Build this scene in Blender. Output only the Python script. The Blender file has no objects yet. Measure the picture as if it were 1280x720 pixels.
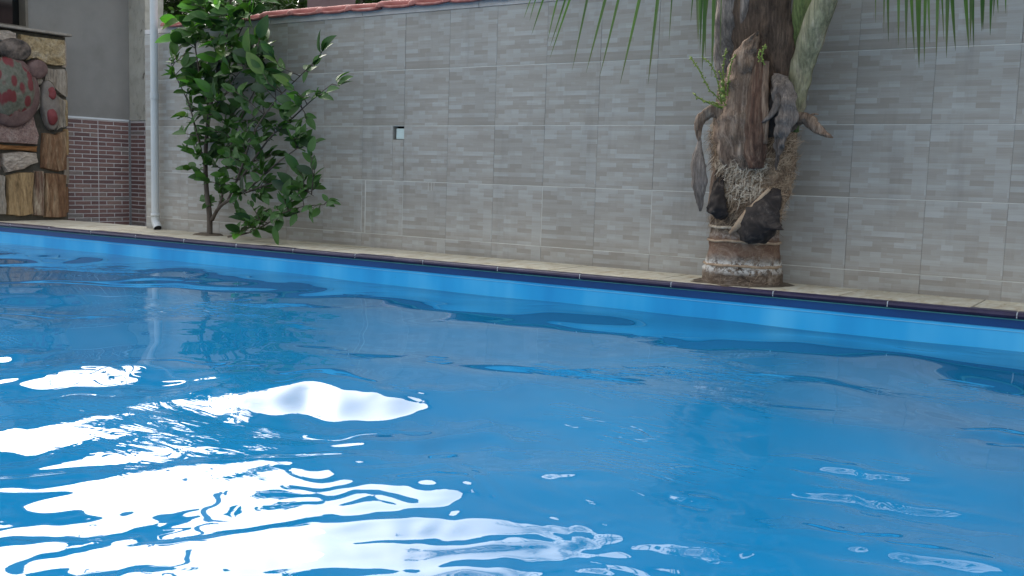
import bpy, math, random
import numpy as np
from mathutils import Vector, Matrix, noise
random.seed(7); np.random.seed(7)
R = random.random
def U(a, b): return random.uniform(a, b)
sc = bpy.context.scene
C = sc.collection

# ---------------------------------------------------------------- camera
YAW, PITCH, ROLL, FPX, EYE = -0.5948, -0.10931, 0.03048, 1277.4, 0.62
_f = Vector((math.sin(YAW)*math.cos(PITCH), math.cos(YAW)*math.cos(PITCH), math.sin(PITCH)))
_r = Vector((math.cos(YAW), -math.sin(YAW), 0)); _u = _r.cross(_f)
RX = math.cos(ROLL)*_r + math.sin(ROLL)*_u
UX = -math.sin(ROLL)*_r + math.cos(ROLL)*_u
cam = bpy.data.cameras.new('camera'); co = bpy.data.objects.new('camera', cam); C.objects.link(co)
m = Matrix((RX, UX, -_f)).transposed().to_4x4(); m.translation = Vector((0, 0, EYE)); co.matrix_world = m
cam.sensor_width = 36; cam.lens = FPX/1280*36; cam.clip_end = 2000; cam.clip_start = 0.02
sc.camera = co

# ---------------------------------------------------------------- sky, sun, exposure
SUN_EL, SUN_AZ = 40, -62          # azimuth from +Y, negative towards -X
w = bpy.data.worlds.new('World'); sc.world = w; w.use_nodes = True
nt = w.node_tree; bg = nt.nodes['Background']
sky = nt.nodes.new('ShaderNodeTexSky'); sky.sky_type = 'NISHITA'; sky.sun_disc = False
sky.sun_elevation = math.radians(SUN_EL); sky.sun_rotation = math.radians(SUN_AZ)
sky.air_density = 1.4; sky.dust_density = 4.5; sky.ozone_density = 1.0
hs = nt.nodes.new('ShaderNodeHueSaturation'); hs.inputs['Saturation'].default_value = 0.40
nt.links.new(sky.outputs[0], hs.inputs['Color']); nt.links.new(hs.outputs[0], bg.inputs['Color'])
bg.inputs['Strength'].default_value = 0.13
sl = bpy.data.lights.new('sun', 'SUN'); sl.energy = 0.7; sl.angle = math.radians(25); sl.color = (1, .96, .9)
so = bpy.data.objects.new('sun', sl); C.objects.link(so)
sd = Vector((math.sin(math.radians(SUN_AZ))*math.cos(math.radians(SUN_EL)), math.cos(math.radians(SUN_AZ))*math.cos(math.radians(SUN_EL)), math.sin(math.radians(SUN_EL))))
so.rotation_euler = sd.to_track_quat('Z', 'Y').to_euler()
sc.view_settings.view_transform = 'Standard'; sc.view_settings.look = 'None'
sc.view_settings.exposure = 1.68; sc.view_settings.gamma = 1
sc.cycles.use_denoising = True
sc.cycles.max_bounces = 6

# ---------------------------------------------------------------- helpers
def ray(px, py): return _f + RX*((px-640)/FPX) + UX*((360-py)/FPX)
def P(px, py, Y): d = ray(px, py); return Vector((d.x*Y/d.y, Y, EYE+d.z*Y/d.y))
def PX(px, py, X): d = ray(px, py); t = X/d.x; return Vector((X, d.y*t, EYE+d.z*t))
def nz(x, y, z=0, s=1.0): return noise.noise(Vector((x*s, y*s, z*s)))

class MB:
    def __init__(s): s.v = []; s.f = []; s.uv = None
    def add(s, vs, fs):
        n = len(s.v); s.v += [tuple(v) for v in vs]; s.f += [tuple(i+n for i in f) for f in fs]; return n
    def box(s, a, b):
        x0, y0, z0 = a; x1, y1, z1 = b
        s.add([(x0,y0,z0),(x1,y0,z0),(x1,y1,z0),(x0,y1,z0),(x0,y0,z1),(x1,y0,z1),(x1,y1,z1),(x0,y1,z1)],
              [(0,3,2,1),(4,5,6,7),(0,1,5,4),(1,2,6,5),(2,3,7,6),(3,0,4,7)])
    def bevbox(s, a, b, e, axis=1, sgn=-1):
        """box whose face towards axis*sgn has chamfered edges of size e"""
        lo = [min(a[i], b[i]) for i in range(3)]; hi = [max(a[i], b[i]) for i in range(3)]
        o = [i for i in range(3) if i != axis]
        back = hi[axis] if sgn < 0 else lo[axis]; fr = lo[axis] if sgn < 0 else hi[axis]
        def ring(d, k):
            out = []
            for (u, v) in ((lo[o[0]]+k, lo[o[1]]+k), (hi[o[0]]-k, lo[o[1]]+k), (hi[o[0]]-k, hi[o[1]]-k), (lo[o[0]]+k, hi[o[1]]-k)):
                p = [0, 0, 0]; p[axis] = d; p[o[0]] = u; p[o[1]] = v; out.append(p)
            return out
        vs = ring(back, 0)+ring(fr-sgn*e, 0)+ring(fr, e)
        fs = [(0,1,5,4),(1,2,6,5),(2,3,7,6),(3,0,4,7),(4,5,9,8),(5,6,10,9),(6,7,11,10),(7,4,8,11),(8,9,10,11),(3,2,1,0)]
        s.add(vs, fs)
    def tube(s, pts, rad, n=8, cap=True):
        pts = [Vector(p) for p in pts]; rings = []; up = Vector((.13, .97, .2)).normalized()
        for i, p in enumerate(pts):
            t = (pts[min(i+1, len(pts)-1)]-pts[max(i-1, 0)]).normalized()
            a = t.cross(up)
            if a.length < .05: a = t.cross(Vector((1, 0, 0)))
            a.normalize(); b = t.cross(a); r = rad[i] if hasattr(rad, '__len__') else rad
            rings.append([p+(a*math.cos(k*2*math.pi/n)+b*math.sin(k*2*math.pi/n))*r for k in range(n)])
        vs = [v for r in rings for v in r]; fs = []
        for i in range(len(pts)-1):
            for k in range(n): fs.append((i*n+k, i*n+(k+1) % n, (i+1)*n+(k+1) % n, (i+1)*n+k))
        if cap: fs += [tuple(range(n-1, -1, -1)), tuple((len(pts)-1)*n+k for k in range(n))]
        s.add(vs, fs)
    def mesh(s, name, mat, smooth=False):
        me = bpy.data.meshes.new(name); me.from_pydata(s.v, [], s.f); me.update()
        if mat: me.materials.append(mat)
        if smooth: me.polygons.foreach_set('use_smooth', [True]*len(me.polygons))
        return me
    def build(s, name, mat, parent=None, smooth=False, kind=None):
        return link(name, s.mesh(name, mat, smooth), parent, kind)
def link(name, me, parent=None, kind=None, loc=None, label=None):
    o = bpy.data.objects.new(name, me); C.objects.link(o)
    if parent: o.parent = parent
    if kind: o['kind'] = kind
    if loc is not None: o.location = loc
    if label: o['label'] = label
    return o
def fixn(me):
    import bmesh
    bm = bmesh.new(); bm.from_mesh(me); bmesh.ops.recalc_face_normals(bm, faces=bm.faces); bm.to_mesh(me); bm.free()
def thing(name, label=None, cat=None, group=None, kind=None):
    o = bpy.data.objects.new(name, None); C.objects.link(o); o.empty_display_size = .1
    if label: o['label'] = label
    if cat: o['category'] = cat
    if group: o['group'] = group
    if kind: o['kind'] = kind
    return o
def tag(o, label, cat, group=None):
    o['label'] = label; o['category'] = cat
    if group: o['group'] = group
    return o

# ---------------------------------------------------------------- materials
class Mt:
    def __init__(s, name, rough=.6, spec=.5):
        s.m = bpy.data.materials.new(name); s.m.use_nodes = True; s.t = s.m.node_tree
        s.b = s.t.nodes['Principled BSDF']; s.b.inputs['Roughness'].default_value = rough
        s.b.inputs['Specular IOR Level'].default_value = spec
        s.tc = s.t.nodes.new('ShaderNodeTexCoord'); s.co = s.tc.outputs['Object']
    def n(s, ty, **k):
        nd = s.t.nodes.new(ty)
        for a, v in k.items():
            if a in nd.inputs: nd.inputs[a].default_value = v
            else: setattr(nd, a, v)
        return nd
    def l(s, a, b): s.t.links.new(a, b)
    def mapping(s, scale=(1,1,1), src=None, rot=(0,0,0)):
        mp = s.n('ShaderNodeMapping'); mp.inputs['Scale'].default_value = scale; mp.inputs['Rotation'].default_value = rot
        s.l(src or s.co, mp.inputs['Vector']); return mp.outputs[0]
    def noise(s, scale=5, detail=6, rough=.6, src=None, dist=0):
        nd = s.n('ShaderNodeTexNoise'); nd.inputs['Scale'].default_value = scale; nd.inputs['Detail'].default_value = detail
        nd.inputs['Roughness'].default_value = rough; nd.inputs['Distortion'].default_value = dist
        s.l(src or s.co, nd.inputs['Vector']); return nd.outputs['Fac']
    def ramp(s, fac, stops, interp='LINEAR'):
        nd = s.n('ShaderNodeValToRGB'); cr = nd.color_ramp; cr.interpolation = interp
        while len(cr.elements) < len(stops): cr.elements.new(.5)
        for e, (p, c) in zip(cr.elements, stops):
            e.position = p; e.color = (*c, 1) if hasattr(c, '__len__') else (c, c, c, 1)
        s.l(fac, nd.inputs[0]); return nd.outputs[0]
    def mix(s, fac, a, b, mode='MIX'):
        nd = s.n('ShaderNodeMix', data_type='RGBA', blend_type=mode)
        for sock, v in ((nd.inputs[0], fac), (nd.inputs[6], a), (nd.inputs[7], b)):
            if hasattr(v, 'links'): s.l(v, sock)
            elif hasattr(v, '__len__'): sock.default_value = (*v, 1)
            else: sock.default_value = v
        return nd.outputs[2]
    def math(s, op, a, b=0.0):
        nd = s.n('ShaderNodeMath', operation=op)
        for sock, v in ((nd.inputs[0], a), (nd.inputs[1], b)):
            if hasattr(v, 'links'): s.l(v, sock)
            else: sock.default_value = v
        return nd.outputs[0]
    def col(s, c):
        if hasattr(c, 'links'): s.l(c, s.b.inputs['Base Color'])
        else: s.b.inputs['Base Color'].default_value = (*c, 1)
        return s
    def bump(s, h, strength=.3, dist=.01):
        nd = s.n('ShaderNodeBump'); nd.inputs['Strength'].default_value = strength; nd.inputs['Distance'].default_value = dist
        s.l(h, nd.inputs['Height']); s.l(nd.outputs[0], s.b.inputs['Normal']); return s
    def rnd(s):
        return s.n('ShaderNodeObjectInfo').outputs['Random']

def mottled(name, stops, scale=6, rough=.8, bump=.3, bscale=40, stretch=(1,1,1), dist=.004, spec=.3, dst=0):
    M = Mt(name, rough, spec); v = M.mapping(stretch)
    M.col(M.ramp(M.noise(scale, 8, .65, v, dst), stops)); M.bump(M.noise(bscale, 6, .7, v), bump, dist); return M.m

def tile_mat():
    M = Mt('printed_ceramic_tile', .42, .4)
    off = M.n('ShaderNodeCombineXYZ'); r = M.rnd()
    k = M.math('FLOOR', M.math('MULTIPLY', r, 3.0)); M.l(M.math('MULTIPLY', k, 0.343), off.inputs[1])
    M.l(M.math('MULTIPLY', k, 0.31), off.inputs[0])
    sep = M.n('ShaderNodeSeparateXYZ'); M.l(M.co, sep.inputs[0])
    cmb = M.n('ShaderNodeCombineXYZ'); M.l(sep.outputs[0], cmb.inputs[0]); M.l(sep.outputs[2], cmb.inputs[1])
    add = M.n('ShaderNodeVectorMath', operation='ADD'); M.l(cmb.outputs[0], add.inputs[0]); M.l(off.outputs[0], add.inputs[1])
    def brick(wd, h, o, fr=2):
        b = M.n('ShaderNodeTexBrick'); b.offset = o; b.offset_frequency = fr; b.squash = 1.0
        b.inputs['Scale'].default_value = 1; b.inputs['Mortar Size'].default_value = 0; b.inputs['Brick Width'].default_value = wd
        b.inputs['Row Height'].default_value = h; b.inputs['Color1'].default_value = (0,0,0,1); b.inputs['Color2'].default_value = (1,1,1,1)
        b.inputs['Bias'].default_value = 0
        M.l(add.outputs[0], b.inputs['Vector']); return b.outputs['Color']
    f = M.math('ADD', M.math('MULTIPLY', brick(.098, .02429, .43, 3), .50), M.math('MULTIPLY', brick(.147, .02429, .23, 2), .27))
    f = M.math('ADD', f, M.math('MULTIPLY', brick(.27, .01214, .61, 2), .18))
    streak = M.noise(1, 5, .6, M.mapping((9, 260, 9), add.outputs[0]))
    f = M.math('ADD', f, M.math('MULTIPLY', M.math('SUBTRACT', streak, .5), .7))
    base = M.ramp(f, [(.15, (.300,.274,.240)), (.4, (.338,.317,.286)), (.62, (.368,.357,.333)), (.85, (.410,.407,.388))])
    tint = M.math('ADD', M.math('MULTIPLY', r, .10), .95)
    c = M.mix(1.0, base, tint, 'MULTIPLY')
    geo = M.n('ShaderNodeNewGeometry'); dirt = M.ramp(M.noise(1.3, 5, .6, geo.outputs['Position']), [(.3, .86), (.7, 1.04)])
    drip = M.ramp(M.noise(1, 5, .65, M.mapping((7, 1, .9), geo.outputs['Position'])), [(.56, 1.0), (.72, .86)])
    sz = M.n('ShaderNodeSeparateXYZ'); M.l(geo.outputs['Position'], sz.inputs[0])
    foot_tone = M.ramp(M.math('ADD', M.math('MULTIPLY', sz.outputs[2], 2.2), M.math('MULTIPLY', M.noise(6, 6, .7, geo.outputs['Position']), .5)), [(.50, .80), (.75, 1.0)])  # tile colour gets darker towards the foot of the wall
    M.col(M.mix(1.0, M.mix(1.0, M.mix(1.0, c, dirt, 'MULTIPLY'), drip, 'MULTIPLY'), foot_tone, 'MULTIPLY'))
    M.bump(f, .12, .002); return M.m

M_TILE = tile_mat()
M_GROUT = mottled('pale_grout', [(.3, (.42,.41,.38)), (.7, (.62,.61,.57))], 5, .9)
M_GROUTD = mottled('dark_grout', [(.35, (.17,.16,.15)), (.7, (.33,.32,.30))], 3, .95)
M_CORE = mottled('render_coat', [(.3, (.20,.19,.175)), (.7, (.32,.31,.29))], 4, .95)
def brick_mat():
    M = Mt('glazed_brick_slip', .55, .4); r = M.rnd()
    c = M.ramp(r, [(.0, (.130,.078,.078)), (.3, (.170,.096,.092)), (.6, (.200,.120,.110)), (.85, (.235,.155,.135)), (1, (.200,.178,.170))])
    n = M.ramp(M.noise(30, 6, .7, M.mapping((1,1,3))), [(.3, .75), (.7, 1.25)])
    M.col(M.mix(1.0, c, n, 'MULTIPLY')); M.bump(M.noise(90, 5), .2, .002); return M.m
M_BRICK = brick_mat()
M_BGROUT = mottled('brick_grout', [(.3, (.46,.44,.45)), (.7, (.60,.58,.58))], 9, .9)
M_PLASTER = mottled('grey_plaster', [(.25, (.20,.195,.185)), (.5, (.25,.245,.235)), (.8, (.29,.285,.27))], 2.2, .9, .25, 120)
def crumbly():
    M = Mt('weathered_plaster', .92, .2); v = M.mapping((1,1,.45))
    n = M.noise(22, 8, .7, v, .6); base = M.ramp(M.noise(7, 6), [(.3, (.44,.42,.36)), (.7, (.56,.54,.48))])
    c = M.mix(M.ramp(n, [(.60, 0), (.66, 1)]), base, (.13,.115,.095)); M.col(c)
    M.bump(M.ramp(n, [(.5, 1), (.66, 0)]), .7, .01); return M.m
M_CRUMB = crumbly()
M_ALU = mottled('white_trim', [(.3, (.62,.66,.70)), (.7, (.72,.76,.80))], 4, .35, .05)
M_ALUG = mottled('grey_trim', [(.3, (.20,.21,.22)), (.7, (.27,.28,.29))], 4, .4, .05)
M_PVC = mottled('white_pvc', [(.3, (.48,.50,.50)), (.7, (.58,.60,.60))], 3, .35, .05, spec=.5)
M_DARK = mottled('painted_hole_shade', [(.3, (.010,.010,.010)), (.7, (.02,.02,.02))], 3, .8)  # near-black colour painted in for the shade inside small holes
M_FRAMEW = mottled('brown_frame', [(.3, (.13,.115,.095)), (.7, (.19,.17,.14))], 4, .6)
M_COVER = mottled('pale_cover', [(.3, (.50,.60,.57)), (.7, (.60,.69,.66))], 20, .5, .1)
def deck_mat():
    M = Mt('sandstone_slab', .75, .3); v = M.mapping((3,1,1)); r = M.rnd()
    c = M.ramp(M.noise(7, 8, .65, v, .6), [(.25, (.33,.24,.14)), (.42, (.52,.45,.33)), (.6, (.62,.58,.47)), (.8, (.68,.65,.57))])
    M.col(M.mix(1.0, c, M.math('ADD', M.math('MULTIPLY', r, .22), .86), 'MULTIPLY')); M.bump(M.noise(50, 6), .35, .004); return M.m
M_DECK = deck_mat()
M_NOSE = mottled('dark_glazed_nose', [(.3, (.018,.014,.035)), (.6, (.035,.028,.07)), (.85, (.11,.10,.15))], 30, .3, .3, 60, (.3,1,1))
M_TEAL = mottled('teal_bead', [(.3, (.03,.17,.20)), (.7, (.06,.26,.28))], 20, .4, .1)
M_NAVY = mottled('navy_liner_band', [(.3, (.003,.045,.17)), (.7, (.006,.070,.24))], 6, .35, .05, stretch=(.3,1,1))
def liner():
    M = Mt('blue_pool_liner', .4, .4); v = M.mapping((1.0,1,.25))
    c = M.ramp(M.noise(3.4, 3, .5, v), [(.3, (.008,.29,.66)), (.5, (.02,.39,.78)), (.7, (.08,.50,.86))])
    spots = M.ramp(M.noise(38, 2, .5), [(.76, 0), (.8, .6)])
    M.col(M.mix(spots, c, (.01,.10,.25))); return M.m
M_LINER = liner()
def water_mat():
    M = Mt('pool_water', .015, .5); M.b.inputs['IOR'].default_value = 1.35
    c = M.ramp(M.noise(1.1, 3, .5, M.mapping((1,1,1))), [(.3, (.003,.096,.225)), (.7, (.005,.122,.270))])
    M.col(c)
    patch = M.ramp(M.noise(1.15, 3, .6), [(.54, 0), (.66, 1)])
    h = M.math('MULTIPLY', M.noise(13, 2, .5, M.mapping((.5,1.25,1), rot=(0,0,.5)), 1.6), patch)
    M.bump(h, .5, .012); return M.m
M_WATER = water_mat()
M_CLAY = mottled('clay_roof_tile', [(.3, (.20,.060,.050)), (.55, (.31,.11,.095)), (.8, (.44,.23,.20))], 14, .75, .4)
M_MORTAR = mottled('white_mortar', [(.3, (.50,.46,.43)), (.7, (.66,.62,.59))], 12, .9, .5)
M_POST = mottled('mauve_post', [(.3, (.14,.095,.10)), (.7, (.19,.13,.135))], 6, .85)
M_GROUND = mottled('packed_earth', [(.3, (.10,.085,.06)), (.7, (.17,.15,.115))], 3, .95, .5, 20)

# ---------------------------------------------------------------- ground, pool, deck
EY, EM = 4.5154, 0.02406                      # pool edge: Y = EY + EM*X
CA = math.atan(EM); cs, sn = math.cos(CA), math.sin(CA)
def E(s, t, z): return (s*cs - t*sn, EY + s*sn + t*cs, z)   # s along the edge, t away from the pool
S0, S1, T0 = -10.6, 3.6, -7.4
DZ = .1393
def ebox(mb, s0, s1, t0, t1, z0, z1):
    n = len(mb.v); mb.box((0,0,0), (1,1,1))
    for i, (a, b, c) in enumerate(((s0,t0,z0),(s1,t0,z0),(s1,t1,z0),(s0,t1,z0),(s0,t0,z1),(s1,t0,z1),(s1,t1,z1),(s0,t1,z1))): mb.v[n+i] = E(a, b, c)

g = MB(); B = 400
o_ = [(-B,-B,.06),(B,-B,.06),(B,B,.06),(-B,B,.06)]
i_ = [E(S0-.02,T0-.02,.06), E(S1+.02,T0-.02,.06), E(S1+.02,.02,.06), E(S0-.02,.02,.06)]
g.add(o_+i_, [(0,1,5,4),(1,2,6,5),(2,3,7,6),(3,0,4,7)])
g.build('ground', M_GROUND, kind='structure')

pool = thing('swimming_pool', kind='structure')
lw = MB(); W = .02
ebox(lw, S0, S1, .012, .05, -1.2, .0703); ebox(lw, S0, S1, T0-.05, T0-.012, -1.2, .0703)
ebox(lw, S0-.05, S0-.012, T0, 0, -1.2, .0703); ebox(lw, S1+.012, S1+.05, T0, 0, -1.2, .0703)
ebox(lw, S0-.05, S1+.05, T0-.05, .05, -1.25, -1.2)
lw.build('liner_wall', M_LINER, pool)
sm = MB()
ebox(sm, S0, S1, .0095, .012, .0560, .0585)
sm.build('liner_seam', mottled('seam_line', [(.3, (.10,.42,.68)), (.7, (.2,.55,.78))], 5, .5), pool)
nb = MB(); ebox(nb, S0, S1, .008, .05, .0703, .1045); ebox(nb, S0, S1, T0-.05, T0-.008, .0703, .1045)
ebox(nb, S0-.05, S0-.008, T0, 0, .0703, .1045); ebox(nb, S1+.008, S1+.05, T0, 0, .0703, .1045)
nb.build('liner_band', M_NAVY, pool)
tb = MB(); ebox(tb, S0, S1, .003, .05, .1045, .1095); tb.build('liner_bead', M_TEAL, pool)
s = S0; k = 0
joints = []
while s < S1-.1:
    e = min(s+.5, S1); joints.append(s)
    nm = MB(); prof = [(.012,.1095),(.002,.1100),(-.006,.115),(-.009,.123),(-.006,.131),(0,.1365),(.012,.1393),(.05,.1393)]
    dy = U(-.0012, .0012); dz = U(-.001, .001)
    vs = [E(ss, t+dy, z+dz) for ss in (s+.003, e-.003) for t, z in prof]; n = len(prof)
    nm.add(vs, [(i, i+1, n+i+1, n+i) for i in range(n-1)]+[tuple(range(n-1,-1,-1)), tuple(range(n, 2*n))])
    me = nm.mesh('nosing_tile', M_NOSE); fixn(me); link('nosing_tile', me, pool)
    s = e
gs = MB()
for s in joints[1:]: ebox(gs, s-.0014, s+.0014, -.0058, .04, .114, .1368)
gs.build('nosing_grout', M_ALU, pool)

deck = thing('pool_deck', kind='structure')
db = MB(); ebox(db, S0-.6, -6.75, .05, .72, -.05, .118); ebox(db, -6.75, S1+.6, .05, .78, -.05, .118)
ebox(db, S0-.6, S1+.6, T0-.9, T0-.05, -.05, .118); ebox(db, S0-.6, S0-.05, T0-.05, .05, -.05, .118); ebox(db, S1+.05, S1+.6, T0-.05, .05, -.05, .118)
db.build('deck_bed', M_CORE, deck)
s = S0
while s < S1-.1:
    e = s+U(.38, .62); t1 = .74 if s > -7 else .66
    sk = U(-.04, .04)
    for (ta, tb_) in ((.022, .26+sk), (.266+sk, t1)):
        sb = MB(); n = len(sb.v); dz = U(-.0015, .001); x0, x1 = s+.004, e-.004
        if ta < .1: ta -= U(0, .004)
        ja, jb = U(-.02,.02), U(-.02,.02)
        ebox(sb, x0, x1, ta, tb_, .11, DZ+dz)
        me = sb.mesh('deck_slab', M_DECK); link('deck_slab', me, deck)
    s = e
ot = MB(); z = DZ
ebox(ot, S0-.6, S1+.6, T0-.9, T0-.02, .11, z); ebox(ot, S0-.6, S0-.02, T0-.02, .02, .11, z); ebox(ot, S1+.02, S1+.6, T0-.02, .02, .11, z)
ot.build('deck_paving', M_DECK, deck)

# water: real relief, ripples and a few larger swells
def wpt(px, py): d = ray(px, py); t = -EYE/d.z; return d.x*t, d.y*t
RIPPLES = []
for px, py, s1, s2, lam, sl_, a in ((110,600,.16,.10,.07,.07,.8),(240,570,.16,.08,.06,.09,1.3),(130,455,.2,.12,.09,.07,1.1),(480,480,.12,.12,.09,.05,1.9),(330,660,.14,.07,.07,.06,1.1),(60,690,.12,.06,.06,.06,.6),(1000,500,.4,.3,.11,.018,1.2),(800,440,.5,.3,.12,.016,1.6),(620,600,.22,.16,.055,.10,.4),(700,650,.16,.12,.05,.09,1.0),(520,640,.10,.10,.05,.08,2.2),(330,590,.20,.10,.05,.09,1.2),(230,480,.14,.12,.06,.09,.3),(860,600,.16,.14,.06,.05,2.6),
        (1090,600,.20,.20,.045,.06,.5),(1150,680,.2,.12,.05,.08,.9),(430,610,.12,.10,.06,.08,1.7),(180,520,.12,.10,.05,.08,1.0),(560,700,.12,.08,.045,.07,.3),(30,460,.2,.14,.06,.05,1.2),(780,690,.15,.1,.05,.08,1.9)):
    x, y = wpt(px, py); RIPPLES.append((x, y, s1, s2, lam, sl_, a))
def water():
    h = .016
    sx = np.concatenate([np.arange(S0, -3.6, .02), np.arange(-3.6, .5, .0085), np.arange(.5, S1+.02, .025)])
    ty = np.concatenate([np.arange(-5.2, -4.0, .03), np.arange(-4.0, -1.7, .0085), np.arange(-1.7, .0, .016), [.013]])
    Sg, Tg = np.meshgrid(sx, ty); X = Sg*cs-Tg*sn; Y = EY+Sg*sn+Tg*cs
    Z = np.zeros_like(X); rs = np.random.RandomState(11)
    for lam0, lam1, slope, n in ((1.6, 2.6, .0120, 7), (.7, 1.3, .0210, 12), (.35, .6, .0130, 14), (.16, .3, .0030, 14)):
        for _ in range(n):
            lam = rs.uniform(lam0, lam1); a = rs.normal(1.35, .75); kx, ky = math.cos(a)*2*math.pi/lam, math.sin(a)*2*math.pi/lam
            amp = slope*lam/(2*math.pi)*rs.uniform(.6, 1.3)
            env = .55+.45*np.sin(X*rs.uniform(.5,1.6)+Y*rs.uniform(.5,1.6)+rs.uniform(0,6.3))
            Z += amp*env*np.sin(kx*X+ky*Y+rs.uniform(0, 6.3))
    for (x, y, s1, s2, k) in SWELLS:       # local swell faces: s1 across, s2 along the run of the wave
        d = math.hypot(x, y); ax, ay = x/d, y/d; al = (X-x)*ax+(Y-y)*ay; ac = -(X-x)*ay+(Y-y)*ax
        al = al+.25*s2*np.sin(ac/s1*2.1+x*5)+.13*s2*np.sin(ac/s1*5.3+y*7+al/s2*1.5)+.07*s2*np.sin(ac/s1*11.7+x*13); ac = ac+.18*s1*np.sin(al/s2*3.1+y*3)+.08*s1*np.sin(al/s2*7.3+x*5)
        Z += k*al*np.exp(-(al/s2)**2-(ac/s1)**2)
    for (x, y, s1, s2, lam, sl_, a) in RIPPLES:      # short ripple packets
        g_ = np.exp(-((X-x)/s1)**2-((Y-y)/s2)**2); wx = X+.05*np.sin(Y*17+x*9)+.03*np.sin(X*23+Y*9); wy = Y+.05*np.sin(X*13+2)+.02*np.sin(Y*31+X*17)
        ph = (wx*math.cos(a)+wy*math.sin(a))*6.283/lam; ph2 = (wx*math.cos(a+.9)+wy*math.sin(a+.9))*6.283/lam*.61
        Z += g_*sl_*lam/6.283*(.7*np.sin(ph)*(.5+.5*np.sin(X*11+Y*7))+.9*np.sin(ph2+1.5*np.sin(ph*.23))+.5*np.sin(ph*.47-ph2*.8))
    fade = np.clip((-Tg)/.25, 0, 1); Z *= .35+.65*fade
    ny, nx = X.shape; me = bpy.data.meshes.new('pool_water')
    vs = np.stack([X, Y, Z], -1).reshape(-1, 3)
    idx = np.arange(nx*ny).reshape(ny, nx)
    q = np.stack([idx[:-1,:-1], idx[:-1,1:], idx[1:,1:], idx[1:,:-1]], -1).reshape(-1, 4)
    me.vertices.add(len(vs)); me.vertices.foreach_set('co', vs.ravel())
    me.loops.add(q.size); me.loops.foreach_set('vertex_index', q.ravel().astype(np.int32))
    me.polygons.add(len(q)); me.polygons.foreach_set('loop_start', np.arange(0, q.size, 4, dtype=np.int32))
    me.update(calc_edges=True); me.polygons.foreach_set('use_smooth', [True]*len(q)); me.materials.append(M_WATER)
    link('pool_water', me, kind='structure', loc=(0, 0, -.022))
    f = MB(); f.add([E(S0,T0,0), E(S1,T0,0), E(S1,-5.199,0), E(S0,-5.199,0)], [(0,1,2,3)])
    f.build('pool_water', M_WATER, kind='structure').location.z = -.022
SWELLS = []
for px, py, s1, s2, k in ((115,468,.30,.20,.20),(35,535,.16,.11,.20),(330,495,.24,.26,.155),(440,492,.30,.24,.150),(540,545,.22,.17,.17),(5,440,.1,.12,.2),(240,430,.5,.4,-.03),(700,470,.7,.5,-.02),
        (250,650,.55,.32,.035),(560,650,.3,.25,.03),(200,715,.5,.2,.04),(480,715,.4,.2,.015),(250,600,.30,.13,.05),(60,605,.3,.12,.05),(620,600,.3,.16,.035),
        (60,654,.10,.035,-.20),(140,652,.06,.055,-.22),(150,692,.05,.035,-.22),(270,652,.14,.025,-.2),(420,640,.18,.04,-.17),(540,664,.18,.035,-.15),(520,590,.12,.08,-.10),(180,572,.5,.06,-.17),(480,690,.25,.05,-.12),(330,705,.12,.03,-.12),(660,690,.12,.08,-.10),
        (1068,575,.12,.05,.22),(1105,612,.18,.05,.22),(1262,537,.10,.06,.22),(1150,690,.25,.07,.16),(700,585,.10,.04,.12),(860,610,.05,.03,.18),(880,680,.08,.04,.18),(690,445,.07,.05,.12),(550,440,.04,.04,.16),(375,400,.06,.06,.16),
        (900,640,.35,.3,-.02),(150,350,1.2,.5,-.02),(700,400,1.2,.5,.02)):
    x, y = wpt(px, py); SWELLS.append((x, y, s1, s2, k))
water()

# ---------------------------------------------------------------- tiled boundary wall
D = 4.896; TW = .34312; TH = .34; X0 = -4.15394; ZJ2 = .90649; ZTOP = 1.6238; ZB = .11
wall = thing('boundary_wall', 'long grey boundary wall faced with striped ceramic tiles and topped with red clay tiles', 'wall')
XL, XR = -6.705, 2.71
hx0, hx1, hz0, hz1 = -4.245, -4.158, .823, .905
core = MB(); yb = D+.012; yk = D+.17
for (a, b, c, d) in ((XL, hx0, 0, ZTOP), (hx1, XR, 0, ZTOP), (hx0, hx1, 0, hz0), (hx0, hx1, hz1, ZTOP)): core.box((a, yb, c), (b, yk, d))
core.build('wall_core', M_CORE, wall)
hb = MB(); hb.box((hx0, D+.05, hz0), (hx1, D+.06, hz1)); hb.build('socket_recess', M_DARK, wall)  # back plate of the recess, its shade painted in as near-black
cv = MB(); cv.bevbox((hx0+.018, D+.012, hz0+.002), (hx1-.001, D+.05, hz1-.014), .003); cv.build('socket_cover', M_COVER, wall)
gh = MB(); gv = MB()
rows = [(ZJ2+TH, ZJ2+2*TH), (ZJ2, ZJ2+TH), (ZJ2-TH, ZJ2), (ZJ2-2*TH, ZJ2-TH), (ZB, ZJ2-2*TH)]
c0 = int(math.floor((XL-X0)/TW)); c1 = int(math.ceil((XR-X0)/TW))
cache = {}
for ri, (za, zb) in enumerate(rows):
    for ci in range(c0, c1):
        xa = max(X0+ci*TW, XL); xb = min(X0+(ci+1)*TW, XR)
        if xb-xa < .02: continue
        off = 0
        gx = .0006; gz = .0021
        segs = [(xa, xb, za, zb)]
        if ri == 2 and ci == -1: segs = [(xa, hx0-.001, za, zb), (hx0-.0005, xb, za, hz0-.001)]
        if ri == 3 and ci == -1: segs = [(xa, xa+.028, za, zb), (xa+.034, xb, za, zb)]
        for (a, b, c, d) in segs:
            key = (round(b-a, 3), round(d-c, 3))
            if key not in cache:
                t = MB(); t.bevbox((gx, 0, gz), (b-a-gx, .0135, d-c-gz), .0012); cache[key] = t.mesh('tile', M_TILE)
            link('tile', cache[key], wall, loc=(a, D+U(-.0005, .0007), c))
for z in (ZJ2+TH, ZJ2, ZJ2-TH, ZJ2-2*TH): gh.box((XL, D+.0012, z-.0021), (XR, D+.013, z+.0021))
gh.build('grout_line', M_GROUT, wall)
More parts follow.
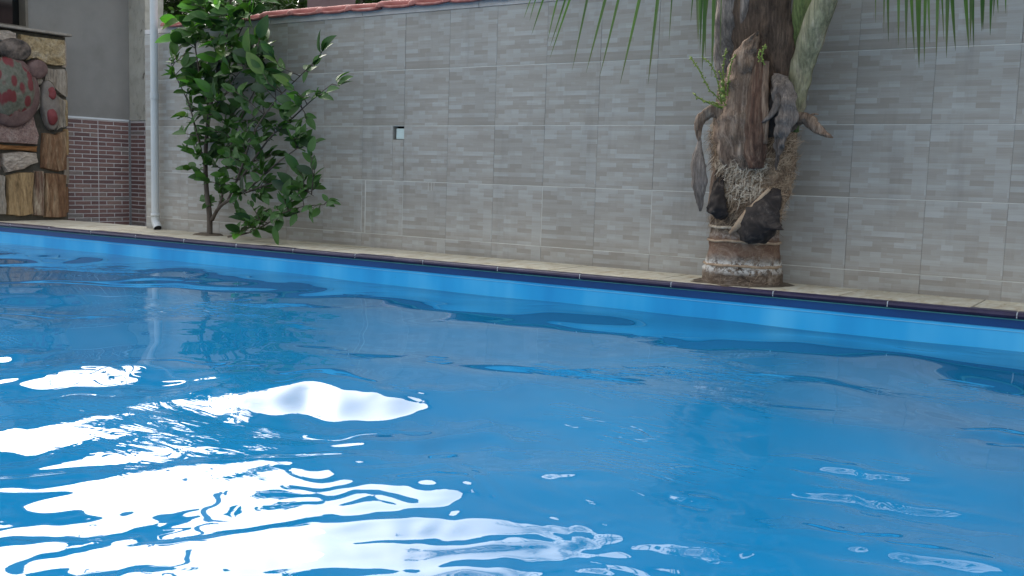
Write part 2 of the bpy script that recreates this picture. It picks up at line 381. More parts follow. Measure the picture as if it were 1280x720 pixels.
for ri, (za, zb) in enumerate(rows):
    for ci in range(c0+1, c1):
        x = X0+ci*TW
        if ri == 2 and ci == 0: continue
        if (ci*7+ri*3) % 5 > 0: gv.box((x-.0009, D+.0016, za), (x+.0009, D+.0128, zb))
gv.build('joint_filler', M_GROUTD, wall)
g2 = MB(); xw = X0-TW
g2.box((xw+.027, D+.0009, rows[3][0]+.003), (xw+.0345, D+.0125, rows[3][1]-.003))
for dx in (.20, .225, .245): g2.box((X0+dx, D-.0004, rows[3][1]-.05*U(.6,1.2)), (X0+dx+.003, D+.011, rows[3][1]-.003))
for ci in (-1, 0, 3, 5): g2.box((X0+ci*TW-.0014, D+.0005, rows[3][0]+.003), (X0+ci*TW+.0014, D+.0125, rows[3][1]-.003))
g2.build('grout_repair', M_GROUT, wall)
# mortar top strip and clay cap
ts = MB(); x = XL
while x < XR:
    e = min(x+U(.5,1.1), XR); ts.bevbox((x+.001, D+.001+U(0,.002), rows[0][1]+.001), (e-.001, D+.02, ZTOP+U(-.002,.004)), .002); x = e
ts.build('top_strip', M_MORTAR, wall)
def cap_mesh(v):
    mb = MB(); rs = random.Random(v); Lb = .24
    # pan: shallow trough sloping to the front, thick front lip
    n = 7; top = []; bot = []
    for j, (yy, zz) in enumerate(((-.035, .008), (.0, .013), (.12, .032), (.22, .048))):
        for i in range(n):
            u = i/(n-1); x = .03+u*.235; dip = -.008*math.sin(u*math.pi)
            top.append((x, yy+rs.uniform(-.002,.002), zz+dip)); bot.append((x, yy, zz+dip-.016))
    vs = top+bot; fs = []; q = 4*n
    for j in range(3):
        for i in range(n-1):
            a = j*n+i; fs.append((a, a+1, a+n+1, a+n)); fs.append((q+a+n, q+a+n+1, q+a+1, q+a))
    for i in range(n-1): fs.append((i, q+i, q+i+1, i+1))
    for j in range(3): fs.append((j*n, (j+1)*n, q+(j+1)*n, q+j*n)); fs.append((j*n+n-1, q+j*n+n-1, q+(j+1)*n+n-1, (j+1)*n+n-1))
    mb.add(vs, fs)
    # barrel ridge
    m_ = 9; rings = []
    for (yy, zc, r) in ((-.048, -.006, .016), (-.045, -.003, .025), (-.02, .004, .031), (.1, .024, .034), (.22, .045, .036)):
        for i in range(m_):
            a = math.pi*i/(m_-1); rings.append((.015-math.cos(a)*r+(yy+.045)*.10, yy, zc+math.sin(a)*r*1.0))
    mb.add(rings, [(j*m_+i, j*m_+i+1, (j+1)*m_+i+1, (j+1)*m_+i) for j in range(4) for i in range(m_-1)]+[tuple(range(m_-1, -1, -1))])
    me = mb.mesh('roof_tile', M_CLAY, True); return me
caps = [cap_mesh(i) for i in range(4)]
x = -6.45; k = 0
while x < XR:
    o = link('roof_tile', caps[k % 4], wall, loc=(x, D+.0, ZTOP+.008+U(-.003,.003))); o.rotation_euler = (U(-.03,.03), U(-.02,.02), U(-.03,.03))
    x += .262; k += 1
mf = MB(); mf.box((-6.45, D+.004, ZTOP-.004), (XR, yk, ZTOP+.016)); mf.build('cap_mortar', M_MORTAR, wall)

# ---------------------------------------------------------------- house corner on the left
house = thing('house', 'grey plastered house corner with a dark window and a band of small red bricks', 'house')
HA = -8.2
hw = MB(); wy0, wy1, wz0, wz1 = 4.52, 4.86, 1.70, 2.2
for a, b in (((HA-.2, 4.46, 0), (HA, wy0, 2.398)), ((HA-.2, wy1, 0), (HA, 6.02, 2.398)), ((HA-.2, wy0, 0), (HA, wy1, wz0)), ((HA-.2, wy0, wz1), (HA, wy1, 2.398))): hw.box(a, b)
hw.box((-12, 4.46, 0), (HA-.2, 4.62, 2.398)); hw.box((-12, 5.86, 0), (HA-.2, 6.02, 2.398)); hw.box((-12, 4.62, 0), (-11.85, 5.86, 2.398))
hw.build('plaster_wall', M_PLASTER, house)
wf = MB(); f = .022
for a, b in (((HA-.10, wy0, wz0), (HA+.012, wy1, wz0+f)), ((HA-.10, wy0, wz1-f), (HA+.012, wy1, wz1)), ((HA-.10, wy0, wz0+f), (HA+.012, wy0+f, wz1-f)), ((HA-.10, wy1-f, wz0+f), (HA+.012, wy1, wz1-f))): wf.box(a, b)
win = wf.build('window', M_FRAMEW, house)
pn = MB(); pn.box((HA-.09, wy0+f, wz0+f), (HA-.085, wy1-f, wz1-f))
gm = Mt('dark_glass', .08, .5).col((.008,.009,.01)).m; pn.build('pane', gm, win)
rf = MB(); rf.box((-12.3, 3.9, 2.40), (-7.6, 5.55, 2.55)); rf.build('eave_slab', M_PLASTER, house)
# pilaster stub facing the pool (B)
pz = MB(); n = 26; YB = 5.82; L = []; Rr = []
for i in range(n+1):
    z = 1.015+(2.398-1.015)*i/n; rag = abs(nz(z*9, 3.1))*.035+abs(nz(z*23, 1.7))*.02
    L.append((HA, YB, z)); Rr.append((-7.955-rag, YB+.0, z))
vs = []
for a, b in zip(L, Rr): vs += [a, b, (b[0]-.01, YB+.2, b[2]), (HA, YB+.2, b[2])]
fs = []
for i in range(n):
    a = i*4
    fs += [(a, a+1, a+5, a+4), (a+1, a+2, a+6, a+5), (a+2, a+3, a+7, a+6)]
fs += [(3,2,1,0), (n*4, n*4+1, n*4+2, n*4+3)]
pz.add(vs, fs); pz.build('pilaster', M_CRUMB, house)
pb = MB(); pb.box((HA, YB+.012, 0), (-7.955, YB+.2, 1.013)); pb.box((HA, 4.9, 0), (HA+.0085, YB+.012, 1.005)); pb.box((HA+.0205, YB-.0035, 0), (-7.957, YB+.012, 1.005)); pb.build('brick_grout', M_BGROUT, house)
bc = {}
def slip(w_, axis):
    k = (round(w_, 3), axis)
    if k not in bc:
        t = MB()
        if axis == 'x': t.bevbox((0, 0, 0), (.012, w_, .0295), .002, 0, 1)
        else: t.bevbox((0, 0, 0), (w_, .012, .0295), .002, 1, -1)
        bc[k] = t.mesh('brick', M_BRICK)
    return bc[k]
pitch = .0373; gap = .0085; nrow = 27
panels = [(4.70, 5.02), (5.02, 5.18), (5.18, 5.487), (5.493, 5.80)]
for i in range(nrow):
    z = 1.0-(i+1)*pitch
    for (ya, yb_) in ((4.873, 5.18), (5.18, 5.490), (5.491, 5.803)):
        bw = (yb_-ya)/2
        cuts = [ya, ya+bw, yb_] if i % 2 == 0 else [ya, ya+bw*.5, ya+bw*1.5, yb_]
        for a, b in zip(cuts, cuts[1:]):
            link('brick', slip(b-a-gap, 'x'), house, loc=(HA+.0005, a+gap/2, z))
    xa, xb = HA+.018, -7.963
    cuts = [xa, xb] if i % 2 == 0 else [xa, (xa+xb)/2, xb]
    if i % 2 == 0: cuts = [xa, xa+(xb-xa)*.93, xb]
    for a, b in zip(cuts, cuts[1:]):
        if b-a-gap > .004: link('brick', slip(b-a-gap, 'y'), house, loc=(a+gap/2, YB-.006, z))
tr = MB(); tr.box((HA, 4.88, 1.003), (HA+.016, 5.80, 1.019)); tr.build('top_trim', M_ALU, house)
tr = MB(); tr.box((HA, 5.802, 0), (HA+.02, YB-.002, 1.02)); tr.build('corner_trim', M_ALUG, house)
tr = MB(); tr.box((-7.961, YB-.008, 0), (-7.954, YB+.011, 1.012)); tr.build('edge_trim', M_BGROUT, house)

# ---------------------------------------------------------------- stone wall with turtle relief
SXP = -7.92
stonewall = thing('stone_wall', 'short wall of rough ochre and pink stones with a thin stone cap', 'wall')
sbk = MB(); sbk.box((SXP-.2, 4.30+.12, .10), (SXP-.028, 5.035, 1.645)); sbk.build('mortar_core', mottled('stone_mortar', [(.3, (.045,.04,.032)), (.7, (.11,.10,.08))], 14, .95, .6), stonewall)
cp = MB(); cp.bevbox((SXP-.23, 4.40, 1.652), (SXP+.035, 5.06, 1.672), .004, 0, 1); cp.build('cap_stone', mottled('cap_stone', [(.3, (.20,.17,.14)), (.7, (.38,.34,.29))], 9, .85, .5), stonewall)
def smat(name, c1, c2, c3, st=(1,1,1), sc_=9, b=.8):
    M = Mt(name, .88, .25); v = M.mapping(st)
    a = M.ramp(M.noise(sc_, 9, .72, v, .8), [(.28, c1), (.5, c2), (.72, c3)])
    g_ = M.ramp(M.noise(sc_*4.5, 8, .75, v, .3), [(.32, .35), (.5, 1.0), (.68, 1.5)])
    M.col(M.mix(.85, M.mix(1.0, a, (1.35,1.28,1.2), 'MULTIPLY'), g_, 'MULTIPLY')); M.bump(M.noise(sc_*3, 10, .75, v, .4), 1.0, .02); return M.m
VERT = (1, 1.6, .28)
ST = {
 'cream': smat('cream_stone', (.17,.12,.055), (.29,.23,.14), (.36,.33,.27)),
 'grey': smat('grey_stone', (.14,.115,.09), (.23,.205,.175), (.32,.30,.265), VERT),
 'pink': smat('pink_granite', (.15,.105,.10), (.24,.165,.15), (.32,.27,.25), (1,1,1), 16),
 'orange': smat('orange_stone', (.11,.05,.02), (.20,.095,.035), (.27,.16,.08), (1,.5,2)),
 'ochre': smat('ochre_stone', (.15,.095,.05), (.26,.185,.10), (.36,.28,.18), VERT, 7),
 'rust': smat('rust_stone', (.06,.032,.024), (.15,.085,.048), (.32,.25,.17), VERT, 8),
 'stripe': smat('striped_stone', (.045,.025,.022), (.12,.07,.05), (.42,.38,.30), VERT, 9),
 'pale': smat('pale_stone', (.20,.155,.125), (.31,.27,.235), (.40,.37,.33), (1,.6,1.6), 8),
}
def stone(poly, mat, pro=.014, parent=stonewall):
    rs = random.Random(int(poly[0][0]*31+poly[0][1]*7))
    pts = [PX(x, y, SXP) for x, y in poly]; out = []
    for i, p in enumerate(pts):
        q = pts[(i+1) % len(pts)]; out.append(p); mid = (p+q)/2; mid.y += rs.uniform(-.008,.008); mid.z += rs.uniform(-.008,.008); out.append(mid)
    c = sum(out, Vector())/len(out); n = len(out); vs = []
    for p in out: vs.append((SXP-.04, p.y, p.z))
    for p in out: d = (c-p); vs.append((SXP-.012, p.y+d.y*.03, p.z+d.z*.03))
    for p in out: d = (c-p).normalized()*.009; vs.append((SXP+pro*.85+rs.uniform(-.004,.004), p.y+d.y, p.z+d.z))
    for p in out: d = (c-p)*.4; vs.append((SXP+pro+rs.uniform(-.009,.009), p.y+d.y, p.z+d.z))
    vs.append((SXP+pro, c.y, c.z)); fs = []
    for k in range(3):
        for i in range(n): fs.append((k*n+i, k*n+(i+1) % n, (k+1)*n+(i+1) % n, (k+1)*n+i))
    for i in range(n): fs.append((3*n+i, 3*n+(i+1) % n, 4*n))
    mb = MB(); mb.add(vs, fs); me = mb.mesh('stone', ST[mat]); fixn(me)
    link('stone', me, parent)
for poly, mt in (
 ([(24,42),(52,46),(81,50),(82,82),(60,81),(44,73),(32,76),(23,62)], 'cream'),
 ([(-14,36),(10,37),(20,41),(22,58),(12,56),(-14,48)], 'pale'),
 ([(57,84),(81,86),(82,122),(68,112),(54,100)], 'grey'),
 ([(66,114),(82,126),(82,160),(70,164),(71,135)], 'grey'),
 ([(38,112),(49,108),(52,130),(42,143),(36,132)], 'pale'),
 ([(-16,156),(28,156),(41,142),(49,170),(47,181),(-16,177)], 'pink'),
 ([(-16,179),(47,183),(46,190),(-16,187)], 'orange'),
 ([(2,192),(26,189),(46,191),(48,203),(30,212),(8,216),(2,206)], 'pale'),
 ([(-16,190),(0,191),(0,213),(-16,212)], 'pink'),
 ([(54,166),(70,168),(82,163),(83,213),(74,215),(52,210)], 'rust'),
 ([(9,219),(24,215),(42,215),(41,240),(41,268),(24,271),(9,269)], 'ochre'),
 ([(44,213),(54,213),(55,240),(54,271),(42,270)], 'stripe'),
 ([(56,216),(83,218),(83,245),(83,272),(56,272)], 'rust'),
 ([(-16,215),(6,219),(7,245),(7,269),(-16,269)], 'grey'),
 ([(-16,58),(-2,60),(-6,78),(-16,80)], 'grey'), ([(42,90),(54,100),(50,107),(40,108)], 'grey')):
    stone(poly, mt)
ne = 0
for zz in np.arange(.2, 1.6, .24):      # rough end face towards the wall corner
    mb = MB(); mb.bevbox((SXP-.19, 5.0, zz), (SXP-.02, 5.052+U(0,.01), zz+.215), .02, 1, 1); mb.build('stone', ST[['rust','grey','ochre','cream','grey','pale'][ne % 6]], stonewall); ne += 1

def turtle_mat():
    M = Mt('painted_turtle', .6, .35)
    v = M.n('ShaderNodeTexVoronoi'); v.inputs['Scale'].default_value = 11; v.inputs['Randomness'].default_value = .8
    M.l(M.mapping((1,1.5,.9), rot=(.6,0,0)), v.inputs['Vector'])
    base = M.ramp(M.noise(18, 7, .7), [(.3, (.06,.062,.042)), (.55, (.14,.14,.105)), (.75, (.24,.19,.17))])
    dn = M.math('ADD', v.outputs['Distance'], M.math('MULTIPLY', M.noise(14, 4), .25))
    M.col(M.mix(M.ramp(dn, [(.54, 1), (.68, 0)]), base, (.15,.028,.030))); M.bump(M.noise(30, 6), .5, .01); return M.m
M_TURT = turtle_mat()
M_RED = mottled('red_paint', [(.3, (.13,.022,.026)), (.7, (.22,.05,.05))], 14, .6, .4)
M_TEDGE = mottled('pinkish_cement', [(.3, (.085,.045,.042)), (.7, (.20,.13,.115))], 12, .8, .5)
turtle = thing('turtle_relief', 'sculpted turtle with red spotted shell mounted on the stone wall', 'sculpture')
def dome(cx, cy, rx, ry, h, mat, name, rot=0, n=22, m_=8, base=.03, flat=.5):
    c = PX(cx, cy, SXP); ex = PX(cx+rx, cy, SXP).y-c.y; ez = c.z-PX(cx, cy+ry, SXP).z; mb = MB(); vs = []; fs = []
    cr, sr = math.cos(rot), math.sin(rot)
    for j in range(m_+1):
        t = j/m_; rr = math.cos(t*math.pi/2); hh = math.sin(t*math.pi/2)**flat*h
        for i in range(n):
            a = 2*math.pi*i/n; u = math.cos(a)*rr; v = math.sin(a)*rr; u, v = u*cr*ex-v*sr*ez, u*sr*ex+v*cr*ez
            vs.append((base+hh+nz(u*9, v*9, cx)*.016+nz(u*30, v*30, cx)*.006, u*(1+.06*nz(a*1.1, cx)), v*(1+.06*nz(a*1.3, cy))))
    for j in range(m_):
        for i in range(n): fs.append((j*n+i, j*n+(i+1) % n, (j+1)*n+(i+1) % n, (j+1)*n+i))
    k = len(vs)
    for i in range(n): vs.append((-.01, vs[i][1], vs[i][2])); fs.append((k+i, k+(i+1) % n, (i+1) % n, i))
    mb.add(vs, fs); me = mb.mesh(name, mat, True); return link(name, me, turtle, loc=(SXP, c.y, c.z))
dome(12, 115, 34, 44, .045, M_TEDGE, 'shell_rim', flat=.6)
dome(9, 111, 31, 40, .085, M_TURT, 'shell', flat=1.0)
dome(16, 62, 19, 14, .05, mottled('dark_cement', [(.35, (.035,.030,.026)), (.5, (.11,.085,.07)), (.68, (.22,.17,.14))], 16, .8, .6), 'head')
dome(43, 87, 13, 12, .05, M_TEDGE, 'fore_flipper', rot=.3)
dome(60, 132, 10.5, 31, .03, mottled('flipper_cement', [(.3, (.12,.10,.085)), (.7, (.24,.205,.175))], 14, .8, .5), 'rear_flipper', rot=.12)
dome(59.5, 116, 6, 9, .046, M_RED, 'red_patch', rot=.1); dome(60.5, 145, 6.5, 12, .046, M_RED, 'red_patch', rot=.1)

# ---------------------------------------------------------------- downpipe
pipe = thing('downpipe', 'white plastic downpipe with elbow foot standing against the tiled wall', 'pipe')
px_, py_ = P(195.6, 0, 4.84), P(196.8, 280, 4.84)
XP = -6.52; rp = .0285
t = MB(); t.tube([(XP, 4.84, 3.0), (XP, 4.84, 1.13)], rp, 20, False); t.tube([(XP, 4.84, 1.13), (XP, 4.84, .26)], rp, 20, False); t.build('pipe', M_PVC, pipe, True)
t = MB(); t.tube([(XP, 4.84, 1.15), (XP, 4.84, 1.105)], rp+.004, 20); t.build('coupling', M_PVC, pipe)
t = MB(); t.tube([(XP, 4.84, .262), (XP, 4.84, .235)], rp+.005, 20); t.tube([(XP, 4.84, .235), (XP, 4.84, .205), (XP+.014, 4.836, .183), (XP+.034, 4.83, .172), (XP+.054, 4.822, .150)], [rp+.002]*5, 20, False)
t.build('elbow', M_PVC, pipe, True)
t = MB(); t.tube([(XP+.050, 4.824, .1545), (XP+.0535, 4.8225, .1505)], rp-.003, 16); t.build('outlet_shade_plug', M_DARK, pipe)  # black plug in the elbow mouth, painted as the shade inside the pipe

# ---------------------------------------------------------------- leafy shrub
def leaf_mesh(v, L=1.0, W=.52):
    rs = random.Random(v); st = 6; vs = []; fs = []; curl = rs.uniform(.10, .32); fold = rs.uniform(.12, .3); tw = rs.uniform(-.25, .25)
    for i in range(st+1):
        t = i/st; wd = W*.5*math.sin(math.pi*min(1, t*.97+.03)**.9)**.72*(1-.12*t) if 0 < i < st else .004
        z = -curl*t*t; a = tw*t
        for sgn in (-1, 0, 1):
            y = sgn*wd; zz = z+abs(sgn)*wd*fold*1.6+rs.uniform(-.008,.008)
            vs.append((t*L, y*math.cos(a)-(zz-z)*math.sin(a), z+(zz-z)*math.cos(a)+y*math.sin(a)))
    for i in range(st):
        for k in (0, 1): a = i*3+k; fs.append((a, a+3, a+4, a+1))
    return vs, fs
def leaf_mat(name, cols, tr=.25, rough=.5):
    M = Mt(name, rough, .4); r = M.rnd()
    geo = M.n('ShaderNodeNewGeometry')
    c = M.ramp(r, cols); c2 = M.ramp(M.noise(3.5, 4, .6, geo.outputs['Position']), [(.3, .75), (.7, 1.25)])
    c = M.mix(1.0, c, c2, 'MULTIPLY'); M.col(c)
    tl = M.n('ShaderNodeBsdfTranslucent'); M.l(M.mix(1.0, c, (1.3,1.6,.5), 'MULTIPLY'), tl.inputs['Color'])
    ms = M.n('ShaderNodeMixShader'); ms.inputs[0].default_value = tr
    M.l(M.b.outputs[0], ms.inputs[1]); M.l(tl.outputs[0], ms.inputs[2]); M.l(ms.outputs[0], M.t.nodes['Material Output'].inputs[0]); return M.m
M_LEAF = leaf_mat('shrub_leaf', [(0, (.014,.042,.014)), (.5, (.028,.080,.020)), (.85, (.058,.135,.028)), (1, (.12,.19,.04))])
M_LEAFY = leaf_mat('young_leaf', [(0, (.06,.19,.03)), (1, (.12,.30,.045))], .35)
M_WOOD = mottled('grey_brown_bark', [(.3, (.055,.042,.033)), (.7, (.13,.105,.085))], 20, .9, .5, 60, (1,1,.3))
shrub = thing('leafy_shrub', 'leafy dark green shrub with slender stems beside the white downpipe', 'shrub')
trunk = MB(); tips = []; segs = []
def limb(pts, r0, r1, n=7):
    r0, r1 = r0*.72, r1*.7
    # pts px,py,Y ; smooth
    v = [P(*p) for p in pts]; out = []
    for i in range(len(v)-1):
        for k in range(4):
            t = k/4; a = v[max(i-1,0)]; b = v[i]; c = v[i+1]; d = v[min(i+2, len(v)-1)]
            out.append(.5*((2*b)+(c-a)*t+(2*a-5*b+4*c-d)*t*t+(3*b-a-3*c+d)*t**3))
    out.append(v[-1]); k = len(out)
    trunk.tube(out, [r0+(r1-r0)*i/(k-1) for i in range(k)], n); segs.extend(out); return out
limb([(262,300,4.74),(262,270,4.74),(258,235,4.72),(257,190,4.74),(262,140,4.72),(272,90,4.74),(284,40,4.72),(290,-15,4.7),(293,-50,4.7)], .030, .006)
limb([(265,275,4.74),(275,258,4.70),(292,247,4.68),(315,232,4.66),(345,205,4.62),(372,185,4.6)], .020, .005)
limb([(272,262,4.72),(279,240,4.76),(284,200,4.78),(300,150,4.76),(322,105,4.74),(330,70,4.74)], .013, .004)
limb([(285,250,4.7),(300,215,4.64),(318,165,4.6),(345,125,4.58),(375,95,4.58),(398,72,4.56)], .012, .003)
limb([(300,225,4.66),(335,175,4.62),(365,148,4.6),(390,125,4.6),(415,105,4.58)], .011, .003)
limb([(285,296,4.62),(310,291,4.6),(335,279,4.58),(355,266,4.56),(380,258,4.56),(405,256,4.55)], .010, .003)
limb([(310,240,4.64),(345,228,4.6),(375,235,4.58),(392,245,4.56)], .009, .003)
limb([(258,215,4.72),(247,170,4.68),(236,130,4.64),(222,100,4.62),(214,80,4.62)], .011, .003)
limb([(262,140,4.72),(250,95,4.68),(243,50,4.66),(240,10,4.66),(238,-20,4.66)], .009, .003)
limb([(272,90,4.74),(290,60,4.7),(305,30,4.68),(318,5,4.68)], .008, .003)
limb([(259,150,4.72),(280,120,4.6),(300,90,4.56),(318,85,4.54)], .007, .003)
LV = [leaf_mesh(i) for i in range(10)]
LM = []; LMY = []
for vs, fs in LV:
    mb = MB(); mb.add(vs, fs); LM.append(mb.mesh('leaf', M_LEAF, True)); mb2 = MB(); mb2.add(vs, fs); LMY.append(mb2.mesh('leaf', M_LEAFY, True))
SIL = [(-40,225,340),(0,215,330),(20,213,328),(45,210,325),(70,215,345),(90,215,350),(110,217,352),(130,228,350),(150,228,385),(170,236,395),(190,234,395),(210,236,375),(230,252,365),(248,258,385),(265,270,375),(285,282,335),(294,295,330)]
def inside(x, y):
    for (y0,a0,b0),(y1,a1,b1) in zip(SIL, SIL[1:]):
        if y0 <= y <= y1:
            t = (y-y0)/(y1-y0); return a0+(a1-a0)*t < x < b0+(b1-b0)*t
    return False
leaves = []
def add_twig(end, young=False, n=7, big=1.0, src=None):
    if src is None: src = min(segs, key=lambda s_: (s_-end).length+(.10 if s_.z > end.z else 0))
    d = end-src; Ln = d.length; mid = (src+end)/2+Vector((U(-.03,.03), U(-.03,.03), U(-.02,.03)))
    trunk.tube([src, mid, end], [.0035, .0028, .0018], 5)
    for i in range(n):
        t = .35+.65*i/(n-1) if n > 1 else 1; t = min(1, t)
        p = src.lerp(mid, t*2) if t < .5 else mid.lerp(end, t*2-1)
        dd = d.normalized() if Ln > .01 else Vector((0,0,1))
        rd = Vector((U(-1,1), U(-1,1), U(-.45,.75))).normalized()
        ld = (dd*.75+rd*.95).normalized() if i < n-2 else (dd+rd*.45).normalized()
        Lf = U(.050, .130)*big
        leaves.append((p, ld, Lf, young))
cnt = 0
while cnt < 165:
    y = U(-35, 294); x = U(205, 400)
    if not inside(x, y): continue
    if x > 345 and R() < .55: continue
    if x < 245 and R() < .3: continue
    cnt += 1; top = y < 110
    add_twig(P(x, y, U(4.45, 4.82)), young=False, n=random.choice((5,6,7)), big=(1.3 if top else .92)*U(.85,1.1))
for _ in range(34):
    add_twig(P(U(228, 315), U(30, 215), U(4.6, 4.84)), n=6, big=1.05)
for (x, y, yg, n, bg_) in ((403,64,0,5,1.3),(382,88,0,5,1.2),(362,108,0,5,1.15),(345,112,0,4,1.2),(420,102,0,5,1.1),(398,118,0,5,1.0),(375,132,1,5,1.0),(408,256,0,5,.9),(392,260,0,5,.85),(370,268,0,5,.8),(385,240,0,5,1.1),(360,235,0,6,1.1),
    (345,286,0,4,.9),(300,290,0,5,1.0),(222,48,1,3,1.2),(216,90,0,6,.9),(212,75,0,3,.8),(236,105,1,5,1.2),(262,112,1,4,1.1),(250,18,1,6,1.2),(272,5,1,6,1.3),(300,20,0,6,1.4),(318,12,0,5,1.3),(322,45,0,5,1.5),(312,68,0,5,1.5),(325,40,0,4,1.2),(238,155,1,4,1.1),(240,5,0,6,1.3),(285,15,0,6,1.3),(262,30,0,6,1.3),(285,48,0,6,1.3),
    (350,135,0,6,1.0),(365,130,0,6,1.0),(352,160,0,6,1.0),(372,168,0,6,1.0),(385,150,0,5,.9),(340,100,0,6,1.1),(355,95,0,5,1.1),(390,80,0,5,1.1),(408,115,0,5,.9),(372,210,0,6,1.0),(360,255,0,6,.9),(345,262,0,6,.9),(330,285,0,5,.9),(380,225,0,5,.9),(395,232,0,5,.9),(375,250,0,6,.9),(398,265,0,4,.8),(398,178,0,4,.8),(390,195,0,4,.8),(236,190,0,4,.9),(250,215,0,4,.9)):
    add_twig(P(x, y, U(4.5, 4.62)), bool(yg), n, bg_)
trunk.build('stems', M_WOOD, shrub, True)
leaves = [(p, d, L, yg or (p.z > 1.35 and R() < .16) or R() < .02) for p, d, L, yg in leaves]
big_l = sorted(leaves, key=lambda l: -l[2]/(1+.8*(l[0].y-4.3)))
stuffm = MB()
def leaf_matrix(p, d, L):
    z = Vector((U(-.7,.7), U(-1.3,-.2), U(.1,1))).normalized(); y = z.cross(d).normalized(); z = d.cross(y)
    m_ = Matrix((d, y, z)).transposed().to_4x4(); return Matrix.Translation(p) @ m_ @ Matrix.Scale(L, 4)
for i, (p, d, L, yg) in enumerate(big_l):
    M4 = leaf_matrix(p, d, L)
    if i < 298:
        k = random.randrange(10); o = link('leaf', (LMY if yg else LM)[k], shrub); o.matrix_world = M4
    else:
        vs, fs = LV[random.randrange(10)]; stuffm.add([M4 @ Vector(v) for v in vs], fs)
stuffm.build('small_leaves', M_LEAF, shrub, True, 'stuff')

# ---------------------------------------------------------------- palm
YP = 4.70
palm = thing('palm_tree', 'thick palm with dry brown sheaths and drooping green fronds before the tiled wall', 'palm tree')
def bark():
    M = Mt('palm_bark', .9, .2); v = M.mapping((1,1,1.5))
    a = M.ramp(M.noise(11, 10, .78, v, .8), [(.36, (.035,.025,.019)), (.5, (.13,.092,.066)), (.68, (.36,.30,.24))])
    sep = M.n('ShaderNodeSeparateXYZ'); M.l(M.co, sep.inputs[0])
    zz = M.math('ADD', sep.outputs[2], M.math('MULTIPLY', M.noise(9, 5, .7), .05))
    band = M.ramp(M.math('MULTIPLY', zz, 1.0), [(.215, 0), (.235, .75), (.262, .9), (.285, .2), (.33, 0), (.375, 0), (.395, .35), (.41, 0)])
    fl = M.ramp(M.noise(24, 6, .75), [(.42, 0), (.52, 1)])
    c = M.mix(M.math('MULTIPLY', band, fl), a, (.70,.67,.62))
    red = M.ramp(zz, [(.29, 0), (.31, .6), (.38, .5), (.42, 0)]); c = M.mix(M.math('MULTIPLY', red, .8), c, (.24,.13,.085))
    M.col(c); M.bump(M.noise(45, 8, .75, v), .8, .012); return M.m
M_BARK = bark()
def tk(py):  # left/right px profile of trunk
    prof = [(400,884,980),(352,880,978),(335,880,976),(330,884,973),(322,885,973),(310,889,972),(302,888,973),(294,890,972),(285,891,973),(280,889,975),(268,893,976),(245,896,984),(225,897,990),(200,896,993),(175,894,995),(150,894,995),(120,898,994),(90,903,990),(50,905,988),(10,908,987),(-60,906,990),(-160,915,985),(-230,925,975)]
    for (y0,a0,b0),(y1,a1,b1) in zip(prof, prof[1:]):
        if y1 <= py <= y0: t = (y0-py)/(y0-y1); return a0+(a1-a0)*t, b0+(b1-b0)*t
    return prof[-1][1:]
def tk3(py):
    a, b = tk(py); A, B_ = P(a, py, YP), P(b, py, YP); return (A+B_)/2, (B_-A).length/2*.97
mb = MB(); n = 40; pys = [400,370,352,345,338,334,331,326,320,312,308,305,302,299,292,286,283,281,277,270]+list(range(262,-232,-14)); vs = []; fs = []
for j, py in enumerate(pys):
    c, r = tk3(py)
    for i in range(n):
        a = 2*math.pi*i/n; rr = r*(1+.05*nz(math.cos(a)*2.2, math.sin(a)*2.2, c.z*9)+.045*nz(math.cos(a)*9, math.sin(a)*9, c.z*35)+(.05*nz(math.cos(a)*5, math.sin(a)*5, c.z*50) if py > 320 else 0))
        vs.append((c.x+math.cos(a)*rr, c.y+math.sin(a)*rr, c.z+.006*nz(math.cos(a)*1.5, math.sin(a)*1.5, j)))
for j in range(len(pys)-1):
    for i in range(n): fs.append((j*n+i, j*n+(i+1) % n, (j+1)*n+(i+1) % n, (j+1)*n+i))
fs.append(tuple((len(pys)-1)*n+i for i in range(n)))
mb.add(vs, fs); mb.build('trunk', M_BARK, palm, True)

def sheath_mat(name, stops, streak=(14, 14, 1.2), rough=.75, sc_=3, sp=.3):
    stops = [(p, (c[0]*1.95, c[1]*1.68, c[2]*1.45)) for p, c in stops]
    M = Mt(name, rough, sp); v = M.mapping(streak)
    M.col(M.ramp(M.noise(sc_, 7, .65, v, .3), stops)); sp_ = M.ramp(M.noise(11, 8, .75, M.mapping((1,1,.6))), [(.35, .55), (.5, 1.0), (.65, 1.35)]); lk = M.b.inputs['Base Color'].links[0].from_socket; fs_ = M.ramp(M.noise(sc_, 4, .6, M.mapping((streak[0]*4, streak[1]*4, streak[2]*1.6))), [(.35, .62), (.6, 1.2)]); M.col(M.mix(.9, M.mix(.8, lk, sp_, 'MULTIPLY'), fs_, 'MULTIPLY')); M.bump(M.noise(sc_*2.2, 9, .75, M.mapping((streak[0]*2.5, streak[1]*2.5, streak[2]))), 1.0, .014); return M.m
M_SH1 = sheath_mat('dry_sheath', [(.28, (.055,.038,.030)), (.5, (.135,.105,.085)), (.72, (.23,.20,.175))])
M_SHR = sheath_mat('reddish_sheath', [(.28, (.030,.018,.014)), (.5, (.075,.045,.034)), (.75, (.19,.15,.12))])
M_SHG = sheath_mat('grey_sheath', [(.28, (.050,.045,.045)), (.5, (.105,.10,.10)), (.75, (.21,.20,.195))])
M_SHK = mottled('black_bract', [(.30, (.010,.007,.006)), (.50, (.022,.016,.014)), (.62, (.055,.042,.035)), (.76, (.24,.20,.17))], 16, .75, .6, 30, dst=1.0)
M_UP = sheath_mat('dark_crownshaft', [(.28, (.022,.016,.013)), (.5, (.055,.042,.034)), (.75, (.11,.085,.068))], (10,10,2), .85)
